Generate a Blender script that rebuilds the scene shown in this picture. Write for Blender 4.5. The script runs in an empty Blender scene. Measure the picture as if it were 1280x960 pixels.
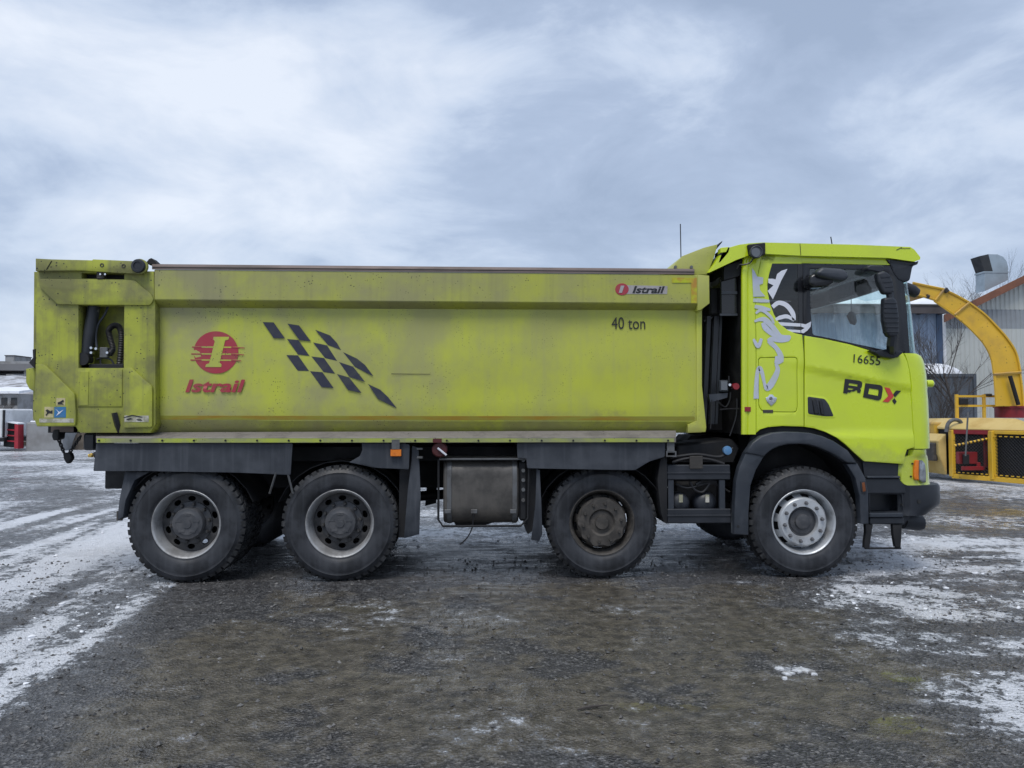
import bpy, bmesh, math, random
import numpy as np
from mathutils import Vector, Matrix
random.seed(7)
scene = bpy.context.scene
COL = scene.collection
R = math.radians

# ------------------------------------------------------------------ camera
F_PX = 940.0                      # focal length in pixels of the 1280 wide photograph
PAN, PITCH = R(2.0), R(2.19)
CAM = Vector((0.0, -7.23, 1.6))
cd = bpy.data.cameras.new('camera'); co = bpy.data.objects.new('camera', cd); COL.objects.link(co)
cd.sensor_width = 36.0; cd.lens = 36.0 * F_PX / 1280.0
cd.clip_start = 0.05; cd.clip_end = 5000
co.location = CAM; co.rotation_euler = (R(90) + PITCH, 0, -PAN)
scene.camera = co
# ------------------------------------------------------------------ sky and sun
SUN_EL, SUN_AZ = R(62), R(198)    # azimuth from +Y clockwise: behind the photographer, a little left
world = bpy.data.worlds.new('World'); scene.world = world; world.use_nodes = True
wt = world.node_tree; wt.nodes.clear()
def wn(t, **k):
    n = wt.nodes.new(t)
    for a, b in k.items(): setattr(n, a, b)
    return n
wl = wt.links.new
def wmath(op, a, b=None, c=None):
    n = wn('ShaderNodeMath', operation=op)
    for i, v in enumerate((a, b, c)):
        if v is None: continue
        if isinstance(v, (int, float)): n.inputs[i].default_value = v
        else: wl(v, n.inputs[i])
    return n.outputs[0]
tc = wn('ShaderNodeTexCoord'); sp = wn('ShaderNodeSeparateXYZ'); wl(tc.outputs['Generated'], sp.inputs[0])
SKY_SEED = 11.0
zc = wmath('MAXIMUM', sp.outputs[2], 0.0)
def cloud_noise(sx, sz, seed, scale, det, rough, dist):
    c = wn('ShaderNodeCombineXYZ'); wl(wmath('MULTIPLY', sp.outputs[0], sx), c.inputs[0]); wl(wmath('ADD', wmath('MULTIPLY', sp.outputs[1], sx), seed), c.inputs[1]); wl(wmath('MULTIPLY', zc, sz), c.inputs[2])
    n = wn('ShaderNodeTexNoise'); wl(c.outputs[0], n.inputs['Vector'])
    for k, v in (('Scale', scale), ('Detail', det), ('Roughness', rough), ('Distortion', dist)): n.inputs[k].default_value = v
    return n.outputs['Fac']
cv = wmath('ADD', wmath('MULTIPLY', cloud_noise(1.0, 2.6, SKY_SEED, 1.7, 9, 0.52, 0.25), 0.66), wmath('MULTIPLY', cloud_noise(1.0, 2.2, SKY_SEED + 7.3, 4.2, 9, 0.60, 0.5), 0.34))
rp = wn('ShaderNodeValToRGB'); wl(cv, rp.inputs[0])
e = rp.color_ramp.elements
e[0].position = 0.40; e[0].color = (0.27, 0.335, 0.455, 1)
e[1].position = 0.645; e[1].color = (0.62, 0.665, 0.745, 1)
x = e.new(0.48); x.color = (0.335, 0.405, 0.535, 1)
x = e.new(0.535); x.color = (0.445, 0.515, 0.635, 1)
sky = wn('ShaderNodeTexSky', sky_type='NISHITA'); sky.sun_disc = False
sky.sun_elevation = SUN_EL; sky.sun_rotation = SUN_AZ; sky.air_density = 1.2; sky.dust_density = 2.0
smul = wn('ShaderNodeVectorMath', operation='SCALE'); smul.inputs['Scale'].default_value = 0.10; wl(sky.outputs[0], smul.inputs[0])
mx = wn('ShaderNodeMix', data_type='RGBA'); mx.inputs['Factor'].default_value = 0.88
wl(smul.outputs[0], mx.inputs['A']); wl(rp.outputs[0], mx.inputs['B'])
bg = wn('ShaderNodeBackground'); bg.inputs['Strength'].default_value = 1.0; wl(mx.outputs['Result'], bg.inputs[0])
wo = wn('ShaderNodeOutputWorld'); wl(bg.outputs[0], wo.inputs[0])
sl = bpy.data.lights.new('sun', 'SUN'); sl.energy = 1.5; sl.angle = R(25); sl.color = (1.0, 0.97, 0.93)
so = bpy.data.objects.new('sun', sl); COL.objects.link(so)
sdir = Vector((math.sin(SUN_AZ) * math.cos(SUN_EL), math.cos(SUN_AZ) * math.cos(SUN_EL), math.sin(SUN_EL)))
so.location = sdir * 50; so.rotation_euler = sdir.to_track_quat('Z', 'Y').to_euler()
vs = scene.view_settings
vs.view_transform = 'Standard'; vs.look = 'None'; vs.exposure = 0.50; vs.gamma = 1.0; vs.use_curve_mapping = False
scene.render.resolution_x = 1024; scene.render.resolution_y = 768

# ------------------------------------------------------------------ measuring: a point of the place on the plane y = Y seen at photo position px, py
_d = Vector((math.sin(PAN) * math.cos(PITCH), math.cos(PAN) * math.cos(PITCH), math.sin(PITCH)))
_r = Vector((math.cos(PAN), -math.sin(PAN), 0)); _u = _r.cross(_d)
def P(px, py, Y=0.0):
    ray = _d + _r * ((px - 640) / F_PX) + _u * ((480 - py) / F_PX)
    t = (Y - CAM.y) / ray.y
    return CAM + ray * t
def PG(px, py, z=0.0):            # on a horizontal plane
    ray = _d + _r * ((px - 640) / F_PX) + _u * ((480 - py) / F_PX)
    return CAM + ray * ((z - CAM.z) / ray.z)
def XZ(pts, Y): return [(lambda v: (v.x, v.z))(P(a, b, Y)) for a, b in pts]
W = 2.55                          # width of the truck

# ------------------------------------------------------------------ materials
MATS = {}
def mat(name, base, rough=0.5, metal=0.0, dirt=None, damt=0.0, dscale=3.0, dlo=0.42, dhi=0.68, specks=0.0, speck_scale=38.0,
        speck_col=(0.02, 0.018, 0.015), streak=0.0, streak_col=None, coat=0.0, bump=0.0, bscale=60.0, rvar=0.15, emit=None, estr=0.0, spec=0.5, stretch=(1, 1, 1), grad=None, base_grime=None):
    m = bpy.data.materials.new(name); m.use_nodes = True; MATS[name] = m
    nt = m.node_tree; N = nt.nodes; L = nt.links.new; b = N['Principled BSDF']
    b.inputs['Metallic'].default_value = metal; b.inputs['Coat Weight'].default_value = coat
    b.inputs['Coat Roughness'].default_value = 0.05; b.inputs['Specular IOR Level'].default_value = spec
    tc = N.new('ShaderNodeTexCoord'); col = None
    rgb = N.new('ShaderNodeRGB'); rgb.outputs[0].default_value = (*base, 1); col = rgb.outputs[0]
    mp0 = N.new('ShaderNodeMapping'); mp0.inputs['Scale'].default_value = stretch; L(tc.outputs['Object'], mp0.inputs['Vector'])
    nz = N.new('ShaderNodeTexNoise'); nz.inputs['Scale'].default_value = dscale; nz.inputs['Detail'].default_value = 7; nz.inputs['Roughness'].default_value = 0.62
    L(mp0.outputs[0], nz.inputs['Vector'])
    def mixc(fac, a, c, blend='MIX'):
        k = N.new('ShaderNodeMix'); k.data_type = 'RGBA'; k.blend_type = blend
        if isinstance(fac, (int, float)): k.inputs['Factor'].default_value = fac
        else: L(fac, k.inputs['Factor'])
        L(a, k.inputs['A'])
        if isinstance(c, tuple): k.inputs['B'].default_value = (*c, 1)
        else: L(c, k.inputs['B'])
        return k.outputs['Result']
    def mr(src, lo, hi, a, c):
        k = N.new('ShaderNodeMapRange'); k.interpolation_type = 'SMOOTHSTEP'
        for i, v in enumerate((lo, hi, a, c)): k.inputs[i + 1].default_value = v
        L(src, k.inputs[0]); return k.outputs[0]
    def mul(a, c):
        k = N.new('ShaderNodeMath'); k.operation = 'MULTIPLY'; L(a, k.inputs[0])
        if isinstance(c, (int, float)): k.inputs[1].default_value = c
        else: L(c, k.inputs[1])
        return k.outputs[0]
    gf = 1.0; sx = N.new('ShaderNodeSeparateXYZ'); L(tc.outputs['Object'], sx.inputs[0])
    if grad: gf = mr(sx.outputs[0], *grad)          # grime carried further towards the rear of the truck
    if dirt: col = mixc(mul(mr(nz.outputs['Fac'], dlo, dhi, 0, damt), gf), col, dirt)
    if base_grime:                                  # road spray caked along the lower edge: z low, z high, amount, colour
        n5 = N.new('ShaderNodeTexNoise'); n5.inputs['Scale'].default_value = 4.5; n5.inputs['Detail'].default_value = 8; n5.inputs['Roughness'].default_value = .68; L(tc.outputs['Object'], n5.inputs['Vector'])
        ad = N.new('ShaderNodeMath'); ad.operation = 'MULTIPLY_ADD'; L(n5.outputs['Fac'], ad.inputs[0]); ad.inputs[1].default_value = -0.9; L(sx.outputs[2], ad.inputs[2])
        col = mixc(mr(ad.outputs[0], base_grime[0] - .45, base_grime[1] - .45, base_grime[2], 0), col, base_grime[3])
    if streak:
        mp = N.new('ShaderNodeMapping'); mp.inputs['Scale'].default_value = (22, 22, 0.9); L(tc.outputs['Object'], mp.inputs['Vector'])
        ns = N.new('ShaderNodeTexNoise'); ns.inputs['Scale'].default_value = 1.0; ns.inputs['Detail'].default_value = 5; L(mp.outputs[0], ns.inputs['Vector'])
        col = mixc(mr(ns.outputs['Fac'], 0.46, 0.74, 0, streak), col, streak_col or dirt or (0.1, 0.1, 0.1))
    if specks:
        vz = N.new('ShaderNodeTexVoronoi'); vz.inputs['Scale'].default_value = speck_scale; L(tc.outputs['Object'], vz.inputs['Vector'])
        n3 = N.new('ShaderNodeTexNoise'); n3.inputs['Scale'].default_value = 5.0; n3.inputs['Detail'].default_value = 4; L(tc.outputs['Object'], n3.inputs['Vector'])
        th = mr(n3.outputs['Fac'], 0.36, 0.74, 0.04, 0.29)
        lt = N.new('ShaderNodeMath'); lt.operation = 'LESS_THAN'; L(vz.outputs['Distance'], lt.inputs[0]); L(th, lt.inputs[1])
        pk = N.new('ShaderNodeSeparateColor'); L(vz.outputs['Color'], pk.inputs[0])
        gt = N.new('ShaderNodeMath'); gt.operation = 'GREATER_THAN'; L(pk.outputs[0], gt.inputs[0]); gt.inputs[1].default_value = 0.5
        ml = N.new('ShaderNodeMath'); ml.operation = 'MULTIPLY'; L(lt.outputs[0], ml.inputs[0]); L(mul(gt.outputs[0], gf), ml.inputs[1])
        m2 = N.new('ShaderNodeMath'); m2.operation = 'MULTIPLY'; L(ml.outputs[0], m2.inputs[0]); m2.inputs[1].default_value = specks
        col = mixc(m2.outputs[0], col, speck_col)
    L(col, b.inputs['Base Color'])
    L(mr(nz.outputs['Fac'], 0.3, 0.7, max(0.03, rough - rvar), min(1, rough + rvar)), b.inputs['Roughness'])
    if bump:
        nb = N.new('ShaderNodeTexNoise'); nb.inputs['Scale'].default_value = bscale; nb.inputs['Detail'].default_value = 4; L(tc.outputs['Object'], nb.inputs['Vector'])
        bp = N.new('ShaderNodeBump'); bp.inputs['Strength'].default_value = bump; bp.inputs['Distance'].default_value = 0.01
        L(nb.outputs['Fac'], bp.inputs['Height']); L(bp.outputs[0], b.inputs['Normal'])
    if emit:
        b.inputs['Emission Color'].default_value = (*emit, 1); b.inputs['Emission Strength'].default_value = estr
    return m
LIME = (0.42, 0.56, 0.012)
DIRTY = (0.20, 0.19, 0.10)
mat('cab_paint', (0.55, 0.68, 0.011), 0.30, 0, (0.46, 0.54, 0.04), 0.45, 1.4, coat=0.8, rvar=0.06, base_grime=(1.05, 1.36, .40, (.26, .27, .10)))
mat('body_paint', (0.475, 0.515, 0.045), 0.45, 0, (0.285, 0.27, 0.145), 0.95, 1.1, 0.32, 0.64, specks=0.7, speck_scale=50, streak=0.16, streak_col=(0.30, 0.30, 0.17), grad=(-3.4, 1.6, 1.0, .55), base_grime=(1.40, 1.62, .55, (.27, .25, .10)), bump=0.04, bscale=14, stretch=(1, 1, 0.8))
mat('rail_paint', (0.40, 0.42, 0.055), 0.5, 0, (0.25, 0.235, 0.14), 0.85, 1.6, 0.28, 0.66, specks=0.75, grad=(-3.0, 2.0, 1.0, .75), streak=0.22, streak_col=(0.17, 0.165, 0.08), bump=0.05, bscale=14)
mat('pillar_paint', (0.37, 0.40, 0.040), 0.58, 0, (0.14, 0.135, 0.065), 0.85, 2.6, 0.34, 0.66, specks=0.95, speck_scale=34, streak=0.45, streak_col=(0.14, 0.14, 0.06), bump=0.06, bscale=18)
mat('rust_stripe', (0.36, 0.22, 0.02), 0.7, 0, (0.30, 0.33, 0.05), 0.8, 6, 0.35, 0.6, stretch=(0.4, 1, 3))
mat('rail_cap', (0.17, 0.13, 0.115), 0.6, 0.2, (0.10, 0.085, 0.075), 0.8, 5, bump=0.1, stretch=(0.3, 1, 1))
mat('ledge_steel', (0.22, 0.20, 0.185), 0.6, 0.1, (0.11, 0.10, 0.09), 0.7, 4, specks=0.6, bump=0.06)
mat('lip_paint', (0.36, 0.42, 0.05), 0.6, 0, (0.20, 0.20, 0.15), 0.8, 4, 0.35, 0.62, specks=0.7, stretch=(0.6, 1, 1))
mat('skirt_rubber', (0.022, 0.027, 0.036), 0.62, 0, (0.075, 0.084, 0.10), 0.7, 2.4, 0.4, 0.75, streak=0.35, streak_col=(0.085, 0.092, 0.108), bump=0.05, bscale=20)
mat('tyre_rubber', (0.008, 0.009, 0.012), 0.55, 0, (0.030, 0.033, 0.040), 1.0, 2.9, 0.42, 0.60, streak=0.32, streak_col=(0.06, 0.065, 0.075), bump=0.10, bscale=120, rvar=0.1)
mat('tread_rubber', (0.010, 0.011, 0.013), 0.8, 0, (0.07, 0.072, 0.076), 0.8, 9, 0.45, 0.7, bump=0.2, bscale=90)
mat('rim_grey', (0.42, 0.425, 0.43), 0.5, 0.35, (0.15, 0.145, 0.14), 0.75, 6, 0.38, 0.68, bump=0.04)
mat('rim_silver', (0.52, 0.54, 0.56), 0.42, 0.45, (0.20, 0.20, 0.20), 0.6, 7, 0.48, 0.72)
mat('disc_grime', (0.040, 0.040, 0.042), 0.7, 0.1, (0.09, 0.087, 0.085), 0.8, 8, bump=0.15)
mat('hub_brown', (0.045, 0.041, 0.037), 0.7, 0.15, (0.105, 0.095, 0.085), 0.8, 10, bump=0.2)
mat('hub_grey', (0.055, 0.058, 0.065), 0.6, 0.15, (0.11, 0.11, 0.115), 0.7, 12, bump=0.15)
mat('nut_steel', (0.20, 0.20, 0.21), 0.5, 0.6, (0.08, 0.07, 0.06), 0.7, 20)
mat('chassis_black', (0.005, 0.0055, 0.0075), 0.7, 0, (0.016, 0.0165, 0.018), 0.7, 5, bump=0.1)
mat('plastic_black', (0.012, 0.015, 0.021), 0.48, 0, (0.036, 0.041, 0.052), 0.6, 3.5, 0.4, 0.75, bump=0.05, bscale=160)
mat('plastic_grey', (0.024, 0.030, 0.040), 0.48, 0, (0.055, 0.062, 0.075), 0.6, 4, bump=0.04, bscale=150)
mat('gloss_black', (0.012, 0.013, 0.016), 0.18, 0, (0.03, 0.03, 0.034), 0.4, 3, rvar=0.05)
mat('tank_alu', (0.13, 0.12, 0.108), 0.5, 0.45, (0.05, 0.048, 0.046), 0.85, 3.4, 0.36, 0.64, streak=0.4, streak_col=(0.08, 0.075, 0.07), bump=0.06)
mat('steel_grey', (0.13, 0.135, 0.14), 0.55, 0.3, (0.06, 0.055, 0.05), 0.7, 7, bump=0.08)
mat('chrome', (0.75, 0.76, 0.78), 0.2, 1.0, rvar=0.05)
mat('brass', (0.60, 0.42, 0.12), 0.35, 0.9)
mat('decal_red', (0.36, 0.03, 0.05), 0.5, 0, (0.26, 0.10, 0.07), 0.45, 6, specks=0.5)
mat('decal_navy', (0.022, 0.024, 0.045), 0.5, 0, (0.07, 0.08, 0.06), 0.4, 9, specks=0.3)
mat('decal_black', (0.014, 0.015, 0.016), 0.5)
mat('decal_bright_red', (0.55, 0.05, 0.04), 0.45)
mat('decal_silver', (0.50, 0.53, 0.62), 0.4, 0.1, (0.42, 0.50, 0.30), 0.4, 5)
mat('decal_white', (0.66, 0.68, 0.74), 0.5)
mat('sticker_grey', (0.36, 0.34, 0.34), 0.5, 0, (0.25, 0.23, 0.22), 0.6, 8)
mat('sticker_cream', (0.50, 0.44, 0.24), 0.6, 0, (0.28, 0.26, 0.12), 0.6, 20)
mat('sticker_blue', (0.03, 0.16, 0.36), 0.5, 0, (0.10, 0.16, 0.18), 0.6, 14)
mat('sticker_white', (0.50, 0.48, 0.42), 0.6, 0, (0.22, 0.22, 0.13), 0.8, 15, 0.38, 0.6)
mat('mark_orange', (0.42, 0.22, 0.03), 0.6, 0, LIME, 0.75, 9, 0.38, 0.62)
mat('lamp_orange', (0.70, 0.19, 0.01), 0.25, 0, (0.45, 0.10, 0.01), .5, 30)
mat('lamp_red', (0.24, 0.012, 0.02), 0.25)
mat('reel_red', (0.075, 0.010, 0.010), 0.5, 0, (0.06, 0.02, 0.02), 0.6, 9)
mat('lamp_lens', (0.13, 0.14, 0.155), 0.12, 0.3)
mat('headlamp', (0.36, 0.38, 0.40), 0.10, 0.6, (0.12, 0.125, 0.13), .7, 16, rvar=.05)
mat('amber_dark', (0.16, 0.045, 0.008), 0.3)
mat('cap_blue', (0.08, 0.22, 0.42), 0.5, 0, (0.2, 0.25, 0.3), .6, 20)
mat('interior_grey', (0.16, 0.165, 0.17), 0.8, 0, (0.10, 0.10, 0.11), 0.4, 6)
mat('interior_dark', (0.025, 0.026, 0.03), 0.7)
mat('yellow_paint', (0.66, 0.40, 0.030), 0.45, 0, (0.40, 0.24, 0.06), 0.6, 1.6, 0.45, 0.72, specks=0.5, speck_scale=14, bump=0.03)
mat('yellow_worn', (0.58, 0.35, 0.03), 0.6, 0, (0.30, 0.20, 0.10), 0.9, 3.0, 0.36, 0.62, bump=0.1)
mat('blower_cream', (0.58, 0.43, 0.16), 0.6, 0, (0.40, 0.25, 0.06), 0.7, 1.5, 0.42, 0.68, bump=0.08)
mat('blower_red', (0.22, 0.010, 0.016), 0.5, 0, (0.12, 0.02, 0.02), 0.6, 4)
mat('blue_sheet', (0.25, 0.32, 0.43), 0.5, 0.1, (0.10, 0.14, 0.20), 0.6, 0.8, streak=0.3, streak_col=(0.2, 0.24, 0.3))
mat('blue_dark', (0.05, 0.085, 0.15), 0.6)
mat('white_sheet', (0.45, 0.465, 0.44), 0.5, 0.05, (0.37, 0.385, 0.36), 0.5, 0.6, streak=0.12, streak_col=(0.34, 0.36, 0.35))
mat('band_sheet', (0.26, 0.28, 0.295), 0.5, 0.05, (0.20, 0.215, 0.23), 0.5, 0.6)
mat('brown_fascia', (0.20, 0.085, 0.05), 0.95, 0, (0.12, 0.06, 0.045), 0.6, 1.5)
mat('dark_fascia', (0.065, 0.055, 0.055), 0.7, 0, (0.035, 0.03, 0.03), 0.6, 2)
mat('container_grey', (0.105, 0.125, 0.15), 0.6, 0.1, (0.07, 0.08, 0.095), 0.7, 0.9, streak=0.3, streak_col=(0.06, 0.07, 0.08))
mat('duct_zinc', (0.36, 0.43, 0.48), 0.4, 0.4, (0.26, 0.32, 0.36), 0.6, 1.2)
mat('duct_mouth', (0.03, 0.035, 0.04), 0.8)
mat('bark', (0.045, 0.038, 0.034), 0.9, 0, (0.10, 0.09, 0.085), 0.5, 8)
mat('snow', (0.78, 0.80, 0.84), 0.65, 0, (0.50, 0.51, 0.53), 0.7, 1.6, 0.46, 0.75, bump=0.3, bscale=6)
mat('stone', (0.040, 0.039, 0.040), 0.55, 0, (0.17, 0.165, 0.16), 0.9, 6, 0.42, 0.62, bump=0.2)
mat('old_ice', (0.60, 0.62, 0.65), 0.4, 0, (0.26, 0.255, 0.25), 0.9, 18, 0.40, 0.62, bump=0.4, bscale=40)
mat('concrete', (0.27, 0.275, 0.28), 0.85, 0, (0.17, 0.165, 0.16), 0.7, 1.1, bump=0.1, bscale=20)
mat('road_deck', (0.16, 0.16, 0.165), 0.85, 0, (0.10, 0.10, 0.10), 0.6, 0.3)
mat('white_paint', (0.62, 0.63, 0.64), 0.4, 0, (0.4, 0.4, 0.4), 0.5, 1.5)
mat('red_paint', (0.36, 0.02, 0.035), 0.5, 0, (0.16, 0.02, 0.03), 0.5, 2)
mat('scrub', (0.085, 0.07, 0.055), 0.95, 0, (0.05, 0.042, 0.036), 0.7, 2)
mat('wire_black', (0.012, 0.012, 0.014), 0.5)
def glass(name, tint, refl=1.0, rough=0.02):
    m = bpy.data.materials.new(name); m.use_nodes = True; MATS[name] = m
    nt = m.node_tree; N = nt.nodes; L = nt.links.new; N.remove(N['Principled BSDF'])
    t = N.new('ShaderNodeBsdfTransparent'); t.inputs[0].default_value = (*tint, 1)
    g = N.new('ShaderNodeBsdfGlossy'); g.inputs['Roughness'].default_value = rough; g.inputs[0].default_value = (refl, refl, refl, 1)
    f = N.new('ShaderNodeLayerWeight'); f.inputs['Blend'].default_value = 0.5
    pw = N.new('ShaderNodeMath'); pw.operation = 'POWER'; L(f.outputs['Facing'], pw.inputs[0]); pw.inputs[1].default_value = 5.0
    ma = N.new('ShaderNodeMath'); ma.operation = 'MULTIPLY_ADD'; L(pw.outputs[0], ma.inputs[0]); ma.inputs[1].default_value = 0.9; ma.inputs[2].default_value = 0.04
    x = N.new('ShaderNodeMixShader'); L(ma.outputs[0], x.inputs[0]); L(t.outputs[0], x.inputs[1]); L(g.outputs[0], x.inputs[2])
    L(x.outputs[0], N['Material Output'].inputs[0])
glass('door_glass', (0.97, 0.985, 0.985)); glass('screen_glass', (0.88, 0.975, 0.965)); glass('tint_glass', (0.46, 0.48, 0.50)); glass('lens_glass', (0.85, 0.87, 0.9))

# ------------------------------------------------------------------ mesh helpers
def finish(me, smooth=True, ang=34):
    if smooth:
        for p in me.polygons: p.use_smooth = True
        me.set_sharp_from_angle(angle=R(ang))
WPOS = {}
def link(name, me, material, parent=None, label=None, local=False):
    o = bpy.data.objects.new(name, me); COL.objects.link(o); WPOS[o] = Vector((0, 0, 0))
    if material is not None and not me.materials: me.materials.append(MATS[material])
    if parent is not None:
        o.parent = parent
        if not local: o.matrix_parent_inverse = Matrix.Translation(-WPOS[parent])
    if label: o['label'] = label
    return o
def thing(name, label, cat, loc=(0, 0, 0), group=None):
    o = bpy.data.objects.new(name, None); COL.objects.link(o); o.location = loc; o.empty_display_size = 0.2; WPOS[o] = Vector(loc)
    o['label'] = label; o['category'] = cat
    if group: o['group'] = group
    return o
def tag(o, label=None, cat=None, group=None, kind=None):
    for k, v in (('label', label), ('category', cat), ('group', group), ('kind', kind)):
        if v: o[k] = v
    return o
class G:
    def __init__(s): s.v = []; s.f = []
    def add(s, vs, fs):
        k = len(s.v); s.v += [tuple(v) for v in vs]; s.f += [tuple(i + k for i in f) for f in fs]; return s
    def box(s, a, b):
        x0, y0, z0 = a; x1, y1, z1 = b
        return s.add([(x0, y0, z0), (x1, y0, z0), (x1, y1, z0), (x0, y1, z0), (x0, y0, z1), (x1, y0, z1), (x1, y1, z1), (x0, y1, z1)],
                     [(3, 2, 1, 0), (4, 5, 6, 7), (0, 1, 5, 4), (1, 2, 6, 5), (2, 3, 7, 6), (3, 0, 4, 7)])
    def pbox(s, x0, y0, x1, y1, Y, t):           # a box whose near face spans photo positions on plane Y
        a = P(x0, y1, Y); b = P(x1, y0, Y); return s.box((a.x, Y, a.z), (b.x, Y + t, b.z))
    def loft(s, rings, closed=True, cap=True, loop=False):
        n = len(rings[0]); k = len(s.v)
        for r in rings: s.v += [tuple(v) for v in r]
        m = len(rings)
        for i in range(m if loop else m - 1):
            a = k + i * n; b = k + ((i + 1) % m) * n
            for j in range(n if closed else n - 1):
                j2 = (j + 1) % n; s.f.append((a + j, a + j2, b + j2, b + j))
        if cap and closed and not loop:
            s.f.append(tuple(k + j for j in range(n))[::-1]); s.f.append(tuple(k + (m - 1) * n + j for j in range(n)))
        return s
    def prism(s, poly, y0, y1): return s.loft([[(x, y0, z) for x, z in poly], [(x, y1, z) for x, z in poly]])
    def pprism(s, px, Y, t): return s.prism(XZ(px, Y), Y, Y + t)
    def tube(s, path, r, n=8, cap=True):
        path = [Vector(p) for p in path]; rings = []; m = len(path)
        rr = r if isinstance(r, (list, tuple)) else [r] * m; ref = None
        for i, p in enumerate(path):
            t = (path[min(i + 1, m - 1)] - path[max(i - 1, 0)]).normalized()
            if ref is None:
                ref = Vector((0, 0, 1)) if abs(t.z) < 0.9 else Vector((0, 1, 0))
            u = (ref - t * ref.dot(t)).normalized(); ref = u; w = t.cross(u)
            rings.append([p + (u * math.cos(2 * math.pi * j / n) + w * math.sin(2 * math.pi * j / n)) * rr[i] for j in range(n)])
        return s.loft(rings, cap=cap)
    def lathe(s, prof, c=(0, 0, 0), n=48, cap=False):   # profile of (radius, y), turned about the y axis
        rings = [[(c[0] + r * math.cos(2 * math.pi * j / n), c[1] + y, c[2] + r * math.sin(2 * math.pi * j / n)) for j in range(n)] for r, y in prof]
        return s.loft(rings, cap=cap)
    def cyl(s, c, r, y0, y1, n=20): return s.lathe([(r, y0), (r, y1)], c, n, cap=True)
    def mesh(s, name, smooth=True, bevel=0.0, ang=34, seg=1):
        me = bpy.data.meshes.new(name); me.from_pydata(s.v, [], s.f)
        bm = bmesh.new(); bm.from_mesh(me)
        bmesh.ops.recalc_face_normals(bm, faces=bm.faces)
        if bevel:
            es = [e for e in bm.edges if len(e.link_faces) == 2 and e.calc_face_angle(0) > R(30)]
            bmesh.ops.bevel(bm, geom=es, offset=bevel, segments=seg, affect='EDGES', clamp_overlap=True)
        bm.to_mesh(me); bm.free(); finish(me, smooth, ang); return me
    def build(s, name, material, parent=None, smooth=True, bevel=0.0, label=None, ang=34, seg=1):
        return link(name, s.mesh(name, smooth, bevel, ang, seg), material, parent, label)
def rnd(pts, r, n=5):             # fillet the corners of a polygon
    out = []; m = len(pts)
    for i in range(m):
        p0, p, p1 = Vector(pts[i - 1]), Vector(pts[i]), Vector(pts[(i + 1) % m])
        a = p0 - p; b = p1 - p; rr = min(r, a.length * 0.45, b.length * 0.45)
        if rr < 1e-6: out.append(tuple(p)); continue
        a = p + a.normalized() * rr; b = p + b.normalized() * rr
        for k in range(n + 1):
            t = k / n; q = a * (1 - t) ** 2 + p * 2 * t * (1 - t) + b * t * t; out.append((q.x, q.y))
    return out
def smooth_path(pts, n=6):        # Catmull-Rom
    out = []; m = len(pts); V = [Vector(p) for p in pts]
    for i in range(m - 1):
        p0, p1, p2, p3 = V[max(i - 1, 0)], V[i], V[i + 1], V[min(i + 2, m - 1)]
        for k in range(n):
            t = k / n
            out.append(0.5 * ((2 * p1) + (p2 - p0) * t + (2 * p0 - 5 * p1 + 4 * p2 - p3) * t * t + (3 * p1 - p0 - 3 * p2 + p3) * t ** 3))
    out.append(V[-1]); return out
def circ(cx, cy, r, n=32, ry=None): return [(cx + r * math.cos(2 * math.pi * k / n), cy + (ry or r) * math.sin(2 * math.pi * k / n)) for k in range(n)]
def curve_mesh(cu, name):
    o = bpy.data.objects.new('tmp', cu); COL.objects.link(o)
    dg = bpy.context.evaluated_depsgraph_get(); me = bpy.data.meshes.new_from_object(o.evaluated_get(dg)); me.name = name
    bpy.data.objects.remove(o); bpy.data.curves.remove(cu); return me
def fill(name, loops, Y, t, bevel=0.0):   # loops in (X, Z); the first is the outline, the rest are holes; solid from Y to Y+t
    cu = bpy.data.curves.new(name, 'CURVE'); cu.dimensions = '2D'; cu.fill_mode = 'BOTH'
    cu.extrude = t / 2 - bevel; cu.bevel_depth = bevel; cu.offset = -bevel; cu.bevel_resolution = 1
    for lp in loops:
        s = cu.splines.new('POLY'); s.points.add(len(lp) - 1); s.use_cyclic_u = True
        for q, (x, z) in zip(s.points, lp): q.co = (x, z, 0, 1)
    me = curve_mesh(cu, name); me.materials.clear()
    me.transform(Matrix.Translation((0, Y + t / 2, 0)) @ Matrix.Rotation(R(90), 4, 'X'))
    bm = bmesh.new(); bm.from_mesh(me); bmesh.ops.remove_doubles(bm, verts=bm.verts, dist=1e-5); bm.to_mesh(me); bm.free()
    return me
def displace(me, fn, step):
    bm = bmesh.new(); bm.from_mesh(me)
    xs = [v.co.x for v in bm.verts]; zs = [v.co.z for v in bm.verts]
    for lo, hi, no, ax in ((min(xs), max(xs), (1, 0, 0), 0), (min(zs), max(zs), (0, 0, 1), 2)):
        k = lo + step
        while k < hi - step * 0.3:
            co_ = [0, 0, 0]; co_[ax] = k
            bmesh.ops.bisect_plane(bm, geom=bm.verts[:] + bm.edges[:] + bm.faces[:], plane_co=co_, plane_no=no, dist=1e-6); k += step
    for v in bm.verts: v.co.y += fn(v.co.x, v.co.z)
    bm.to_mesh(me); bm.free()
def plate(name, px, Y, t, material, parent=None, holes=(), bevel=0.004, r=0.0, fn=None, step=0.03, label=None, ang=34):
    o = XZ(px, Y)
    if r: o = rnd(o, r)
    me = fill(name, [o] + [XZ(h, Y) for h in holes], Y, t, bevel)
    if fn: displace(me, fn, step)
    finish(me, True, ang); return link(name, me, material, parent, label)
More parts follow.
